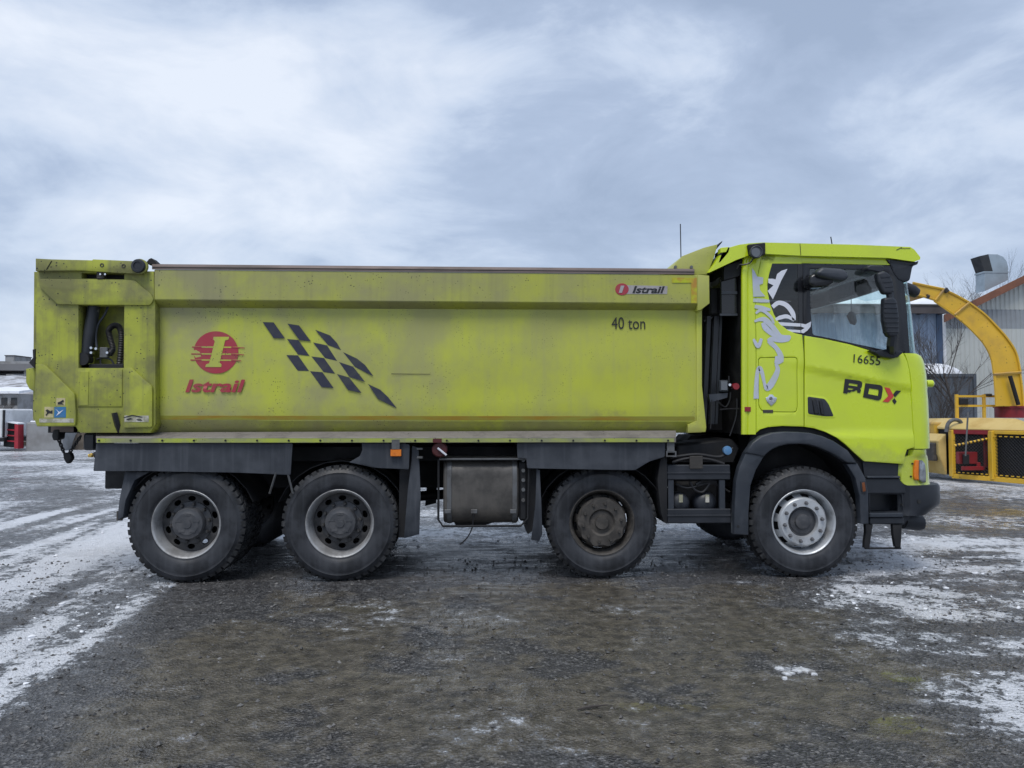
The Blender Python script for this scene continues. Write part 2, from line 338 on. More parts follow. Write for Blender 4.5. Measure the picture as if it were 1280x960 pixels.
def text(s, box, Y, material, parent, name='lettering', shear=0.0, bold=0.0, rot=0.0, t=0.002):   # fitted to a photo rectangle
    cu = bpy.data.curves.new(name, 'FONT'); cu.body = s; cu.size = 1; cu.shear = shear; cu.offset = bold; cu.resolution_u = 3
    cu.fill_mode = 'FRONT'; cu.extrude = 0.0
    me = curve_mesh(cu, name); me.materials.clear()
    x0, y0, x1, y1 = box; a = P(x0, y1, Y); b = P(x1, y0, Y)
    vx = [v.co.x for v in me.vertices]; vy = [v.co.y for v in me.vertices]
    sx = (b.x - a.x) / (max(vx) - min(vx)); sz = (b.z - a.z) / (max(vy) - min(vy)); c = (a + b) / 2
    mx_, my_ = (max(vx) + min(vx)) / 2, (max(vy) + min(vy)) / 2; cr, sr = math.cos(rot), math.sin(rot)
    for v in me.vertices:
        x, z = (v.co.x - mx_) * sx, (v.co.y - my_) * sz
        v.co = (c.x + x * cr - z * sr, Y, c.z + x * sr + z * cr)
    return link(name, me, material, parent)
def decal(name, polys, Y, material, parent, holes=()):
    g = G()
    for p in polys:
        q = XZ(p, Y); g.add([(x, Y, z) for x, z in q], [tuple(range(len(q)))])
    me = g.mesh(name, False)
    for p in me.polygons:
        if p.normal.y > 0: p.flip()
    return link(name, me, material, parent)
def ribbon(px, widths, Y, n=5):   # brush stroke polygon strips in photo positions
    pts = smooth_path(px, n); m = len(pts); out = []
    for i, p in enumerate(pts):
        t = (pts[min(i + 1, m - 1)] - pts[max(i - 1, 0)]).normalized(); nn = Vector((-t.y, t.x))
        u = i / (m - 1) * (len(widths) - 1); k = min(int(u), len(widths) - 2); w = widths[k] * (1 - (u - k)) + widths[k + 1] * (u - k)
        out.append((p + nn * w / 2, p - nn * w / 2))
    return [[tuple(a0), tuple(a1), tuple(b1), tuple(b0)] for (a0, b0), (a1, b1) in zip(out, out[1:])]
def mirror(o, parent=None):       # the same part on the far side of the truck
    me = o.data.copy()
    for v in me.vertices: v.co.y = W - v.co.y
    me.flip_normals()
    return link(o.name.split('.')[0], me, None, parent or o.parent)
# ================================================================== THE TRUCK
truck = thing('dump_truck', 'large lime green four-axle dump truck with dirty tipper body parked on slush', 'truck', (P(640, 724).x, W / 2, 0))
T = truck
# ---------------- wheels
def tyre_mesh():
    g = G()
    prof = [(0.298, 0.045), (0.312, 0.028), (0.322, 0.016), (0.330, 0.016), (0.336, 0.010), (0.37, 0.003), (0.41, 0.0), (0.45, 0.003), (0.468, 0.008), (0.474, 0.006), (0.480, 0.011), (0.505, 0.020), (0.522, 0.032),
            (0.529, 0.08), (0.529, 0.23), (0.522, 0.278), (0.505, 0.290), (0.47, 0.302), (0.41, 0.31), (0.36, 0.306), (0.33, 0.294), (0.312, 0.282), (0.298, 0.265)]
    g.lathe(prof, n=96)
    for i, (x, y, z) in enumerate(g.v):          # the tyre squats and bulges where it stands
        s = max(0.0, min(1.0, (-z - .33) / .17)) * math.exp(-(x / .20) ** 2); y += (-.016 if y < .155 else .016) * s * (1 if math.hypot(x, z) < .51 else .3); g.v[i] = (x, y, max(z, -.527))
    return g.mesh('tyre', ang=50)
def tread_mesh():
    g = G(); n = 46
    def blk(a, da, r0, r1, y0, y1, sk, lean=0.0):
        vs = []
        for r, yy0, ins in ((r0, y0 - lean, 0), (r1, y0 + 0.002, 0.12)):
            for y in (yy0, y1):
                for s in (-1, 1):
                    an = a + s * da * (1 - ins) / 2 + (sk if y == y1 else 0)
                    vs.append((r * math.cos(an), y, r * math.sin(an)))
        g.add(vs, [(0, 1, 3, 2), (4, 6, 7, 5), (0, 4, 5, 1), (2, 3, 7, 6), (0, 2, 6, 4), (1, 5, 7, 3)])
    st = 2 * math.pi / n
    for k in range(n):
        a = k * st
        blk(a, st * 0.74, 0.500, 0.541, 0.032, 0.105, 0.035, 0.014)
        blk(a + st * 0.5, st * 0.66, 0.515, 0.542, 0.115, 0.150, 0.03)
        blk(a, st * 0.66, 0.515, 0.542, 0.160, 0.195, 0.03)
        vs0 = len(g.v); blk(a + st * 0.5, st * 0.74, 0.500, 0.541, 0.032, 0.105, -0.035, 0.014)
        for i in range(vs0, len(g.v)): x, y, z = g.v[i]; g.v[i] = (x, 0.31 - y, z)
    g.v = [(x, y, max(z, -.5345)) for x, y, z in g.v]
    return g.mesh('tread', False)
TYRE, TREAD = tyre_mesh(), tread_mesh()
TYRE.materials.append(MATS['tyre_rubber']); TREAD.materials.append(MATS['tread_rubber'])
def nut_mesh(y0, y1, r):
    g = G(); g.lathe([(r * 1.35, y0), (r * 1.35, y0 - 0.006), (r, y0 - 0.006), (r, y1 + 0.008), (r * 0.8, y1), (0.001, y1)], n=6, cap=False); return g.mesh('wheel_nut')
RIM = G().lathe([(0.296, 0.27), (0.285, 0.22), (0.270, 0.17), (0.274, 0.12), (0.290, 0.055), (0.298, 0.032), (0.306, 0.020), (0.314, 0.016), (0.320, 0.020), (0.318, 0.030), (0.300, 0.048)], n=64).mesh('rim')
def dual_disc():
    loops = [circ(0, 0, 0.275, 48), circ(0, 0, 0.10, 32)]
    for k in range(10):
        a = (k + .5) * 2 * math.pi / 10; c, s = math.cos(a), math.sin(a)
        loops.append([(0.225 * c + (u * -s * 0.035 + v * c * 0.024), 0.225 * s + (u * c * 0.035 + v * s * 0.024)) for u, v in circ(0, 0, 1, 12)])
    me = fill('wheel', loops, 0.150, 0.014, 0.003); finish(me)
    return me
def steer_disc():
    g = G(); n = 80
    rings = [(0.272, 0.14), (0.268, 0.115), (0.243, 0.062), (0.235, 0.046), (0.222, 0.034), (0.150, 0.034), (0.146, 0.045), (0.144, 0.12)]
    V = [[(r * math.cos(2 * math.pi * j / n), y, r * math.sin(2 * math.pi * j / n)) for j in range(n)] for r, y in rings]
    g.v = [p for r in V for p in r]
    for i in range(len(rings) - 1):
        for j in range(n):
            if i == 1 and j % 8 < 4: continue
            g.f.append((i * n + j, i * n + (j + 1) % n, (i + 1) * n + (j + 1) % n, (i + 1) * n + j))
    return g.mesh('wheel')
DUAL, STEER = dual_disc(), steer_disc()
HUB_D = G().lathe([(0.200, 0.150), (0.196, 0.135), (0.160, 0.130), (0.148, 0.120), (0.146, 0.060), (0.138, 0.048), (0.105, 0.044), (0.10, 0.040), (0.040, 0.040), (0.038, 0.032), (0.001, 0.032)], n=40)
for k in range(5):
    a = k * 2 * math.pi / 5 + .3; HUB_D.box((0.085 * math.cos(a) - .028, 0.036, 0.085 * math.sin(a) - .008), (0.085 * math.cos(a) + .028, 0.045, 0.085 * math.sin(a) + .008))
HUB_D = HUB_D.mesh('hub')
HUB_S = G().lathe([(0.146, 0.085), (0.120, 0.080), (0.115, 0.070), (0.075, 0.066), (0.070, 0.040), (0.055, 0.034), (0.001, 0.033)], n=36).mesh('hub')
g = G(); sc = []
for j in range(80):                 # scalloped flange of the second axle
    a = 2 * math.pi * j / 80; sc.append(0.226 + 0.012 * math.cos(10 * a))
g.loft([[(sc[j] * math.cos(2 * math.pi * j / 80), y, sc[j] * math.sin(2 * math.pi * j / 80)) for j in range(80)] for y in (0.06, 0.026)], cap=False)
g.loft([[(q * math.cos(2 * math.pi * j / 80), y, q * math.sin(2 * math.pi * j / 80)) for j in range(80)] for j0 in (0,) for q, y in ()] or [[(sc[j] * math.cos(2 * math.pi * j / 80), 0.026, sc[j] * math.sin(2 * math.pi * j / 80)) for j in range(80)], [(0.13 * math.cos(2 * math.pi * j / 80), 0.020, 0.13 * math.sin(2 * math.pi * j / 80)) for j in range(80)], [(0.11 * math.cos(2 * math.pi * j / 80), 0.045, 0.11 * math.sin(2 * math.pi * j / 80)) for j in range(80)], [(0.07 * math.cos(2 * math.pi * j / 80), 0.040, 0.07 * math.sin(2 * math.pi * j / 80)) for j in range(80)], [(0.062 * math.cos(2 * math.pi * j / 80), 0.012, 0.062 * math.sin(2 * math.pi * j / 80)) for j in range(80)], [(0.001, 0.006, 0.001)] * 80], cap=False)
HUB_B = g.mesh('hub')
DRUM = G().lathe([(0.001, .15), (.26, .15), (.262, .28)], n=40).mesh('brake_drum'); DRUM.materials.append(MATS['chassis_black'])
NUT_D, NUT_S = nut_mesh(0.134, 0.098, 0.015), nut_mesh(0.033, 0.000, 0.0145)
def wheel(pos, kind, far=False, spin=0.0, label=None):
    disc = {'dual': DUAL, 'steer': STEER, 'second': STEER, 'inner': DUAL}[kind].copy()
    disc.materials.clear(); disc.materials.append(MATS[{'dual': 'disc_grime', 'inner': 'disc_grime', 'steer': 'rim_silver', 'second': 'hub_brown'}[kind]])
    w = link('wheel', disc, None, T, label); w.location = pos; WPOS[w] = Vector(pos)
    w.rotation_euler = (0, spin, math.pi if far else 0)
    rim = RIM.copy(); rim.materials.clear(); rim.materials.append(MATS[{'dual': 'rim_grey', 'inner': 'disc_grime', 'steer': 'rim_silver', 'second': 'hub_brown'}[kind]])
    link('rim', rim, None, w, local=True); link('tyre', TYRE, None, w, local=True); link('tread', TREAD, None, w, local=True)
    if kind == 'inner': return w
    hm = {'dual': HUB_D, 'steer': HUB_S, 'second': HUB_B}[kind].copy(); hm.materials.clear(); hm.materials.append(MATS[{'dual': 'hub_grey', 'steer': 'hub_grey', 'second': 'hub_brown'}[kind]])
    link('hub', hm, None, w, local=True)
    if kind != 'dual': link('brake_drum', DRUM, None, w, local=True)
    if not far:
        rr, nm = (0.176, NUT_D) if kind == 'dual' else (0.187, NUT_S)
        nm2 = nm.copy(); nm2.materials.clear(); nm2.materials.append(MATS['hub_brown' if kind == 'second' else 'nut_steel' if kind == 'steer' else 'disc_grime'])
        for k in range(10):
            n_ = link('wheel_nut', nm2, None, w, local=True); a = k * 2 * math.pi / 10 + 0.15; n_.location = (rr * math.cos(a), 0, rr * math.sin(a))
    return w
ZW = 0.532
WX = [P(231.5, 658, 0.02).x, P(424, 657, 0.02).x, P(753, 657, 0.08).x, P(1006, 655, 0.04).x]
for i, (x, k) in enumerate(zip(WX, ('dual', 'dual', 'second', 'steer'))):
    y = (0.02, 0.02, 0.08, 0.04)[i]; sc_w = 1.022 if i < 2 else 1.0; zw_ = ZW * sc_w
    for o in (wheel((x, y, zw_), k), wheel((x, W - y, zw_), k, far=True)): o.scale = (sc_w,) * 3
    if k == 'dual':
        wheel((x, y + 0.345, ZW), 'inner'); wheel((x, W - y - 0.345, ZW), 'inner', far=True)
# ---------------- chassis
xr, xf = P(128, 560, 0.8).x, P(1160, 600, 0.8).x
for y0 in (0.86, W - 0.86 - 0.09):
    g = G(); g.box((xr, y0, 0.80), (xf, y0 + 0.09, 1.10)); g.build('chassis_rail', 'chassis_black', T, bevel=0.01)
g = G(); g.box((xr + .1, 0.55, 1.10), (P(868, 560, .8).x, W - 0.55, 1.26)); g.build('subframe', 'chassis_black', T, bevel=0.01)
for x in (xr + .15, -2.5, -1.0, 0.6, 2.0): G().box((x, 0.95, 0.84), (x + 0.12, W - 0.95, 1.06)).build('cross_member', 'chassis_black', T)
for i, x in enumerate(WX):
    g = G()
    if i < 2:
        g.tube([(x, 0.25, ZW), (x, 0.75, ZW), (x, 1.0, ZW), (x, 1.15, ZW), (x, 1.4, ZW), (x, 1.55, ZW), (x, 1.8, ZW), (x, 2.3, ZW)], [.11, .11, .12, .22, .22, .12, .11, .11], 14)
    else: g.tube([(x, 0.3, ZW), (x, 0.6, ZW - .05), (x, 1.95, ZW - .05), (x, 2.25, ZW)], 0.075, 10)
    g.build('axle', 'chassis_black', T)
    for y in (0.84, W - 0.94):
        g = G()
        for q in range(4): g.tube([(x - .62 + q * .07, y + .05, .83 - q * .02), (x - .3, y + .05, .71 - q * .012), (x, y + .05, .68 - q * .012), (x + .3, y + .05, .71 - q * .012), (x + .62 - q * .07, y + .05, .83 - q * .02)], 0.022, 6)
        g.build('leaf_spring', 'chassis_black', T)
G().tube([(WX[1], 1.27, .62), (WX[2] - .3, 1.27, .78), (WX[3] - .3, 1.27, .85)], 0.055, 10).build('propeller_shaft', 'chassis_black', T)
G().box((WX[3] - .9, 0.95, 0.62), (WX[3] + .5, 1.62, 1.35)).build('engine_block', 'chassis_black', T, bevel=0.06)
for x0, x1 in ((-3.05, -2.75), (-1.1, -.8)):
    G().tube([(x0, .6, .72), (x1, .6, .74)], .10, 12).build('brake_chamber', 'chassis_black', T)
# inner mudguards over the rear wheels
for x in (WX[0], WX[1], WX[2]):
    for y0 in (0.12, W - 0.82):
        g = G(); arc = [(x + 0.64 * math.cos(a), ZW + 0.60 * math.sin(a)) for a in [R(20 + 14 * k) for k in range(11)]]
        g.loft([[(px_, y0, pz) for px_, pz in arc], [(px_, y0 + .7, pz) for px_, pz in arc], [(px_ * 1, y0 + .7, pz + .008) for px_, pz in arc], [(px_, y0, pz + .008) for px_, pz in arc]], closed=False, loop=True)
        g.build('inner_mudguard', 'chassis_black', T)
# ---------------- tipper body
YM = 0.10                                      # face of the recessed side sheet
def side_loft(g, prof, xl, xr_):               # prof: (left row, right row, Y); ends at photo columns
    g.loft([[P(xl, a, Y) for a, b, Y in prof], [P(xr_, b, Y) for a, b, Y in prof]])
g = G()
a = [(384.5, 387.5), (400, 402), (420, 421), (440, 441), (460, 461), (480, 481), (500, 501), (519.5, 520.5)]
prof = [(l, r_, YM + 0.004 * math.sin(i * 1.3)) for i, (l, r_) in enumerate(a)] + [(526, 527, YM + .012), (541, 541, YM + .10), (541, 541, YM + .22), (384.5, 387.5, YM + .13)]
rings = []
for k in range(29):                            # slightly buckled sheet
    u = k / 28; px = 196 + (877 - 196) * u
    rings.append([P(px, l + (r_ - l) * u, Y + (0.004 * math.sin(k * 0.9 + j * 0.8) + .005 * math.sin(k * 2.3 + j * 1.9 + 1) * math.sin(k * .37) if 0 < j < 7 else 0)) for j, (l, r_, Y) in enumerate(prof)])
g.loft(rings); body = g.build('body_side', 'body_paint', T, ang=25, label='dirty lime green side sheet with red emblem and chequered print')
mirror(body)
rail = G(); side_loft(rail, [(337, 343.5, 0.0), (374.5, 379.5, 0.0), (385, 388.5, YM + .004), (385, 388.5, YM + .14), (337, 343.5, YM + .10)], 193, 878)
rail = rail.build('top_rail', 'rail_paint', T, bevel=0.006, ang=25); mirror(rail)
endc = plate('rail_end', [(872, 343), (886.5, 344.5), (887, 379), (876, 387.5), (872, 388)], -0.004, 0.24, 'body_paint', T, bevel=0.004); mirror(endc)
cap = G(); side_loft(cap, [(330, 336, 0.02), (332.5, 338.5, -0.006), (336.8, 343.3, -0.006), (336.8, 343.3, 0.21), (330, 336, 0.21)], 190, 868)
cap = cap.build('rail_cap', 'rail_cap', T, bevel=0.004); mirror(cap)
line = G(); side_loft(line, [(333.6, 339.6, -0.0075), (334.5, 340.5, -0.0075), (334.5, 340.5, 0), (333.6, 339.6, 0)], 190, 868); line.build('seam', 'chassis_black', cap)
st = G(); side_loft(st, [(519.5, 520.5, YM - .002), (524.5, 525.5, YM + .008), (524.5, 525.5, YM + .02), (519.5, 520.5, YM + .02)], 197, 868); st.build('rust_stripe', 'rust_stripe', body)
cor = plate('corner_flange', [(870.5, 388), (877.5, 388), (877.5, 482), (883, 534), (882, 540), (860, 541), (860, 531), (871, 526)], YM - 0.012, 0.10, 'body_paint', T, bevel=0.004); mirror(cor)
bx0, bx1 = P(60, 500, .2).x, P(876, 500, .2).x
zt, zb = P(640, 338, 0.1).z, P(640, 541, .2).z
G().box((bx0, YM + .16, zb + .01), (bx1, W - YM - .16, zb + .10)).build('body_floor', 'rail_cap', T)
G().box((bx1 - .10, YM + .10, zb), (bx1 - .005, W - YM - .10, zt)).build('headboard', 'body_paint', T, bevel=.01)
# cab protector above the headboard
pr = [(840, 337), (844, 330), (853, 320), (880, 309.5), (896, 305.5), (896.5, 308), (893, 320), (886, 338), (884, 343), (842, 343)]
cp = plate('cab_protector', pr, 0.10, 0.04, 'body_paint', T, bevel=0.004); mirror(cp)
sh = XZ([(840, 337), (844, 330), (853, 320), (880, 309.5), (896, 305.5)], 0.12)
g = G(); g.loft([[(x, y, z - dz) for x, z in sh] for y, dz in ((.115, .002), (W - .115, .002), (W - .115, .03), (.115, .03))], closed=False, loop=True); g.build('protector_sheet', 'body_paint', T)
for q in (844, 864): G().cyl(tuple(P(q, 334, .10)), .016, -.014, .0, 8).build('bolt', 'steel_grey', cp)
G().pprism([(895, 309), (903, 301), (902.5, 303), (896, 311)], .12, .5).build('protector_lip', 'chassis_black', cp)
# tail pillar
tp = plate('tail_pillar', [(46, 338), (192, 339), (193, 376), (194, 386), (194.5, 530), (188, 541), (100, 541), (94, 533), (46, 533), (42, 522), (44.5, 450)], 0.0, 0.14, 'pillar_paint', T,
           holes=[[(102, 341), (155, 342), (155, 349), (102, 348)], [(98, 381), (155, 381), (154.5, 460), (98, 460)]], bevel=0.006, label='scuffed green rear corner post with open slot')
fl = G(); fl.loft([[P(190, 385, -.004), P(197, 388, YM), P(197, 388, YM + .1), P(190, 385, .1)], [P(190, 536, -.004), P(198, 538, YM), P(198, 538, YM + .1), P(190, 536, .1)]]); fl.build('post_flange', 'pillar_paint', tp, bevel=.004)
mirror(tp)
plate('gusset', [(48.5, 348.5), (155, 349.5), (168, 350.5), (189, 368), (192, 375), (187, 381.5), (72, 380.5), (49, 358.5)], -0.022, 0.026, 'pillar_paint', tp, bevel=0.005, r=.02)
plate('gusset', [(44.5, 456), (52, 454.8), (57, 457), (93, 492), (94.5, 518), (94, 532), (46, 533), (42.5, 522)], -0.030, 0.034, 'pillar_paint', tp, bevel=0.005, r=.02)
plate('gusset', [(155, 462), (159, 459.5), (164, 459.5), (190, 483), (190, 534), (154, 535)], -0.030, 0.034, 'pillar_paint', tp, bevel=0.005, r=.02)
# recess behind the slot and the panel below it
G().pbox(92, 340, 160, 540, 0.26, 0.02).build('recess_back', 'pillar_paint', tp)
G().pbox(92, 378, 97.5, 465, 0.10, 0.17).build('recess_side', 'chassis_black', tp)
g = G(); g.loft([[P(97, 508, -.008), P(97, 524, .07), P(97, 540, .07), P(97, 540, .12), P(97, 508, .12)], [P(152.5, 508, -.008), P(152.5, 524, .07), P(152.5, 540, .07), P(152.5, 540, .12), P(152.5, 508, .12)]])
plate('lower_panel', [(97.5, 462), (152.5, 462), (152.5, 508), (97.5, 508)], -0.008, 0.02, 'pillar_paint', tp, bevel=.003)
g.build('sloped_panel', 'pillar_paint', tp)
G().pbox(98.5, 464, 111, 507, -0.014, 0.02).build('panel_strip', 'pillar_paint', tp, bevel=.003)
ps = P(96, 430, .16); 
G().tube([P(107, 448, .10), P(110, 430, .10), P(114, 405, .10), P(119, 375, .11)], .055, 16).build('hydraulic_ram', 'plastic_black', T)
G().tube([P(119, 390, .10), P(123, 360, .12)], .035, 12).build('ram_rod', 'steel_grey', T)
G().cyl(tuple(P(105, 449, .05)), .06, -.03, .06, 18).build('ram_pivot', 'chassis_black', T)
G().pbox(98, 445, 112, 463, .06, .10).build('ram_bracket', 'pillar_paint', T, bevel=.004)
def ribbed(path, r, rib, n=10):
    g = G(); pts = smooth_path(path, 14); g.tube(pts, [r * (1.14 if i % 2 else 0.94) for i in range(len(pts))], n); return g
ribbed([P(137, 443, .12), P(141, 436, .10), P(138, 424, .09), P(136, 413, .09), P(142, 407, .09), P(149, 409, .09), P(152, 420, .09), P(151, 440, .09), P(149, 460, .09)], .026, 0).build('corrugated_hose', 'wire_black', T)
G().tube(smooth_path([P(135, 383, .13), P(131, 393, .11), P(123, 405, .11), P(120, 418, .11), P(121, 436, .11)], 5), .011, 8).build('hydraulic_hose', 'plastic_grey', T)
G().tube(smooth_path([P(126, 446, .10), P(126, 455, .10), P(132, 460, .10)], 5), .009, 6).build('hydraulic_hose', 'wire_black', T)
G().tube(smooth_path([P(121, 449, .10), P(130, 447, .09), P(139, 450, .10), P(143, 458, .1)], 5), .009, 6).build('hydraulic_hose', 'wire_black', T)
G().pbox(124, 434, 134, 447, .07, .06).build('valve_block', 'steel_grey', T, bevel=.006)
for q in ((115, 435), (115, 441), (121, 436), (135, 441)): G().cyl(tuple(P(*q, .075)), .013, -.02, .03, 6).build('hose_fitting', 'chrome', T)
G().pbox(98, 455, 154, 461, .06, .08).build('slot_sill', 'chassis_black', T, bevel=.004)
G().pbox(100, 340, 156, 349.5, .10, .10).build('slot_shade', 'chassis_black', T)  # black block standing in for the shade inside the upper slot
# tailgate arm along the top with pivot
arm = plate('tailgate_arm', [(44.3, 323), (64, 324), (115, 325.2), (116, 324), (172, 326.5), (182, 332), (180, 339), (172, 342), (150, 341.2), (100, 338), (44.3, 338.5)], -0.05, 0.07, 'pillar_paint', T, bevel=0.006)
mirror(arm)
G().lathe([(.066, .02), (.066, -.025), (.058, -.035), (.04, -.036), (.036, -.028), (.001, -.028)], tuple(P(174, 333, -.05)), 24).build('pivot_cap', 'plastic_black', arm)
G().lathe([(.072, .02), (.072, -.012), (.06, -.014)], tuple(P(175, 333.2, -.05)), 24).build('pivot_collar', 'pillar_paint', arm)
for q in ((127.5, 331.5), (154.5, 332.5)): G().lathe([(.020, .0), (.018, -.006), (.012, -.006), (.010, .002), (.001, .003)], tuple(P(*q, -.05)), 12).build('bolt', 'hub_brown', arm)
G().tube([P(58, 337, -.052), P(64.5, 326, -.052)], .004, 5).build('weld_seam', 'chassis_black', arm)
G().box(tuple(P(120, 349, -.03)), tuple(P(134, 337.5, .04))).build('latch_bracket', 'hub_brown', T, bevel=.01)
for q in ((126, 343), (132, 343)): G().cyl(tuple(P(*q, -.034)), .010, -.012, .0, 6).build('latch_bolt', 'chrome', T)
G().pprism([(182, 329), (186, 324), (189, 322.5), (195, 328), (196, 331)], .02, .12).build('hinge_stop', 'chassis_black', T)
g = G(); tg = XZ([(43.5, 340), (50, 340), (50, 530), (42, 524)], .14); g.prism(tg, .13, W - .13); g.build('tailgate', 'pillar_paint', T)
plate('tailgate_lip', [(43.5, 459), (32, 461), (32, 478), (36, 486), (43.5, 490)], .10, .35, 'pillar_paint', T, bevel=.01)
plate('tailgate_seal', [(43.8, 436), (40.5, 437), (41, 447), (36, 453.5), (43.5, 461)], .06, .2, 'chassis_black', T, bevel=.004)
# stickers at the rear corner
def sticker(x0, y0, x1, y1, Y, m, par, t=.002): return G().pbox(x0, y0, x1, y1, Y, t).build('sticker', m, par, False)
s_ = sticker(70.3, 497.5, 81.5, 507, -.0325, 'sticker_cream', tp); s2 = sticker(55.3, 508.5, 67, 522, -.0325, 'sticker_cream', tp); s3 = sticker(67.6, 508.5, 82.5, 522, -.0325, 'sticker_blue', tp)
decal('warning_print', [[(72, 503), (75, 502), (79, 499.5), (80, 502), (77, 503.5), (80, 505.5), (72, 505.5)], [(57, 513), (59, 511.5), (63, 514), (65.5, 512.5), (65.5, 517), (61, 516.5), (57.5, 520), (57, 518.5), (59, 516)]], -.036, 'decal_black', tp)
decal('warning_print', [[(69.5, 511), (74, 515), (79.5, 512), (74.5, 517), (70, 520), (73, 515.5)]], -.036, 'decal_white', tp)
sticker(49, 523.2, 92, 528.2, -.0325, 'sticker_white', tp); sticker(155.5, 519.5, 186, 527.5, -.0325, 'sticker_white', tp)
G().loft([[P(104, 523, .066), P(104, 528, .066), P(104, 528, .072), P(104, 523, .072)], [P(138, 523, .066), P(138, 528, .066), P(138, 528, .072), P(138, 523, .072)]]).build('sticker', 'sticker_white', tp)
decal('worn_print', [[(157, 524), (163, 522.5), (166, 523.5), (160, 525)], [(170, 524), (176, 524), (178, 526), (172, 525.5)], [(154.5, 521.5), (165, 518.5), (178, 521), (178, 522), (165, 519.8), (155, 522.5)]], -.036, 'decal_black', tp)
G().tube([P(143, 516, -.03), P(145, 525, -.02), P(149, 540, .02)], .028, 4).build('rubber_strap', 'wire_black', T)
# print on the body side
YD = YM - 0.008
decal('emblem_disc', [circ(270, 440.5, 28, 40, 26.5)], YD, 'decal_red', body)
decal('emblem_letter', [[(267, 421), (286.5, 421), (285.5, 424.5), (281.5, 425.5), (274.5, 453), (277, 455.5), (276.5, 458.8), (256.5, 458.8), (257.5, 455.5), (261.5, 454), (268.5, 426.5), (266.5, 424)]], YD - .003, 'body_paint', body)
for yy, xa, xb in ((434, 240, 305.5), (442.6, 239, 305), (450.2, 238, 301.5)):
    decal('emblem_line', [[(241, yy - 1.1), (299, yy - .6), (299, yy + .9), (241, yy + .5)]], YD - .0015, 'body_paint', body)
    decal('emblem_line', [[(xa, yy - .9), (252, yy - .7), (252, yy + .7), (xa, yy + .5)]], YD - .0025, 'decal_red', body)
    decal('emblem_line', [[(289, yy - .6), (xb, yy + .4), (xb, yy + 1.5), (289, yy + .9)]], YD - .0025, 'decal_red', body)
text('Istrail', (231.5, 474.5, 306.5, 490.5), YD, 'decal_red', body, shear=0.22, bold=0.028)
def z4(pts): return [(200 + a / 4, 380 + b / 4) for a, b in pts]
flag = [[(513, 90), (568, 92), (625, 172), (568, 170)], [(637, 98), (695, 107), (755, 187), (697, 180)], [(775, 128), (850, 157), (885, 195), (905, 230), (840, 205)],
        [(635, 175), (692, 180), (748, 260), (690, 252)], [(765, 192), (835, 207), (886, 285), (825, 270)], [(915, 240), (985, 273), (1025, 305), (1068, 362), (975, 315)],
        [(632, 255), (690, 257), (745, 335), (688, 333)], [(757, 262), (820, 270), (875, 348), (818, 340)], [(895, 290), (965, 313), (1026, 390), (948, 365)],
        [(750, 336), (812, 341), (868, 420), (808, 415)], [(885, 350), (945, 367), (1008, 445), (940, 430)], [(1040, 400), (1100, 428), (1140, 465), (1185, 522), (1090, 475)]]
for p in flag: decal('flag_check', [z4(p)], YD, 'decal_navy', body)
text('40 ton', (764.5, 396.5, 806.5, 411.5), YD, 'decal_black', body)
decal('scratch', [[(489, 467), (538, 467.4), (538, 468), (489, 467.8)]], YD, 'decal_black', body)
# badge and orange marks on the top rail
bd = plate('rail_badge', rnd([(783, 356.5), (834.5, 357.5), (834, 367.5), (783, 367.5)], 1), -.003, .004, 'sticker_grey', rail, bevel=0)
plate('rail_badge_disc', circ(777.5, 361.5, 8.4, 24, 7.4), -.0045, .005, 'decal_red', rail, bevel=0)
decal('emblem_letter', [[(776, 357), (780.5, 357), (777.5, 366), (773.5, 366)]], -.008, 'sticker_grey', rail)
text('Istrail', (790.5, 357.8, 831, 366.5), -.005, 'decal_black', rail, shear=0.25, bold=0.03)
decal('orange_mark', [[(840, 347), (871, 347.2), (871, 353.5), (840, 353.5)], [(864, 353.5), (871, 353.5), (871, 379), (864, 379)]], -.006, 'mark_orange', rail)
# ledge under the body, lip with bolts, rubber skirts
led = G(); side_loft(led, [(540.5, 538, YM + .05), (547.2, 546.5, -.04), (553.8, 553, -.04), (553.8, 553, -.025), (547, 546, .1)], 120, 845)
led = led.build('body_ledge', 'ledge_steel', T, bevel=.002, ang=20); mirror(led)
lp = G(); side_loft(lp, [(548, 547.8, -.0435), (553.4, 552.6, -.0435), (553.4, 552.6, -.03), (548, 547.8, -.03)], 121, 843); lp.build('ledge_lip', 'lip_paint', led)
g = G()
for k in range(19): g.cyl(tuple(P(124 + k * 39.5, 550.6, -.043)), .010, -.008, 0, 6)
g.build('bolt_row', 'chassis_black', led)
def wav(amp): return lambda x, z: amp * math.sin(x * 5.1) + amp * .7 * math.sin(x * 11 + z * 4)
for px in ([(120, 554), (366, 554), (363, 594), (300, 591), (180, 589), (116, 589)],
           [(452, 554), (505, 554), (512, 556), (511, 587), (470, 585), (436, 578), (450, 570), (453, 562)],
           [(646, 553.5), (832, 553), (831, 571), (812, 577), (794, 588), (659, 585.5), (658, 573), (647, 573)]):
    mirror(plate('rubber_skirt', px, -.012, .012, 'skirt_rubber', T, bevel=.003, r=.015, fn=wav(.008), step=.07))
G().tube([P(345, 591, 0), P(337, 617, .02)], .010, 4).build('skirt_stay', 'steel_grey', T); G().tube([P(360, 593, 0), P(366, 617, .02)], .010, 4).build('skirt_stay', 'steel_grey', T)
mk = G().pbox(488, 562, 501.5, 570.5, -.045, .035).build('side_marker', 'lamp_orange', T, bevel=.004); mirror(mk); G().pbox(489.5, 549.5, 499.5, 561.5, -.046, .02).build('marker_bracket', 'steel_grey', T)
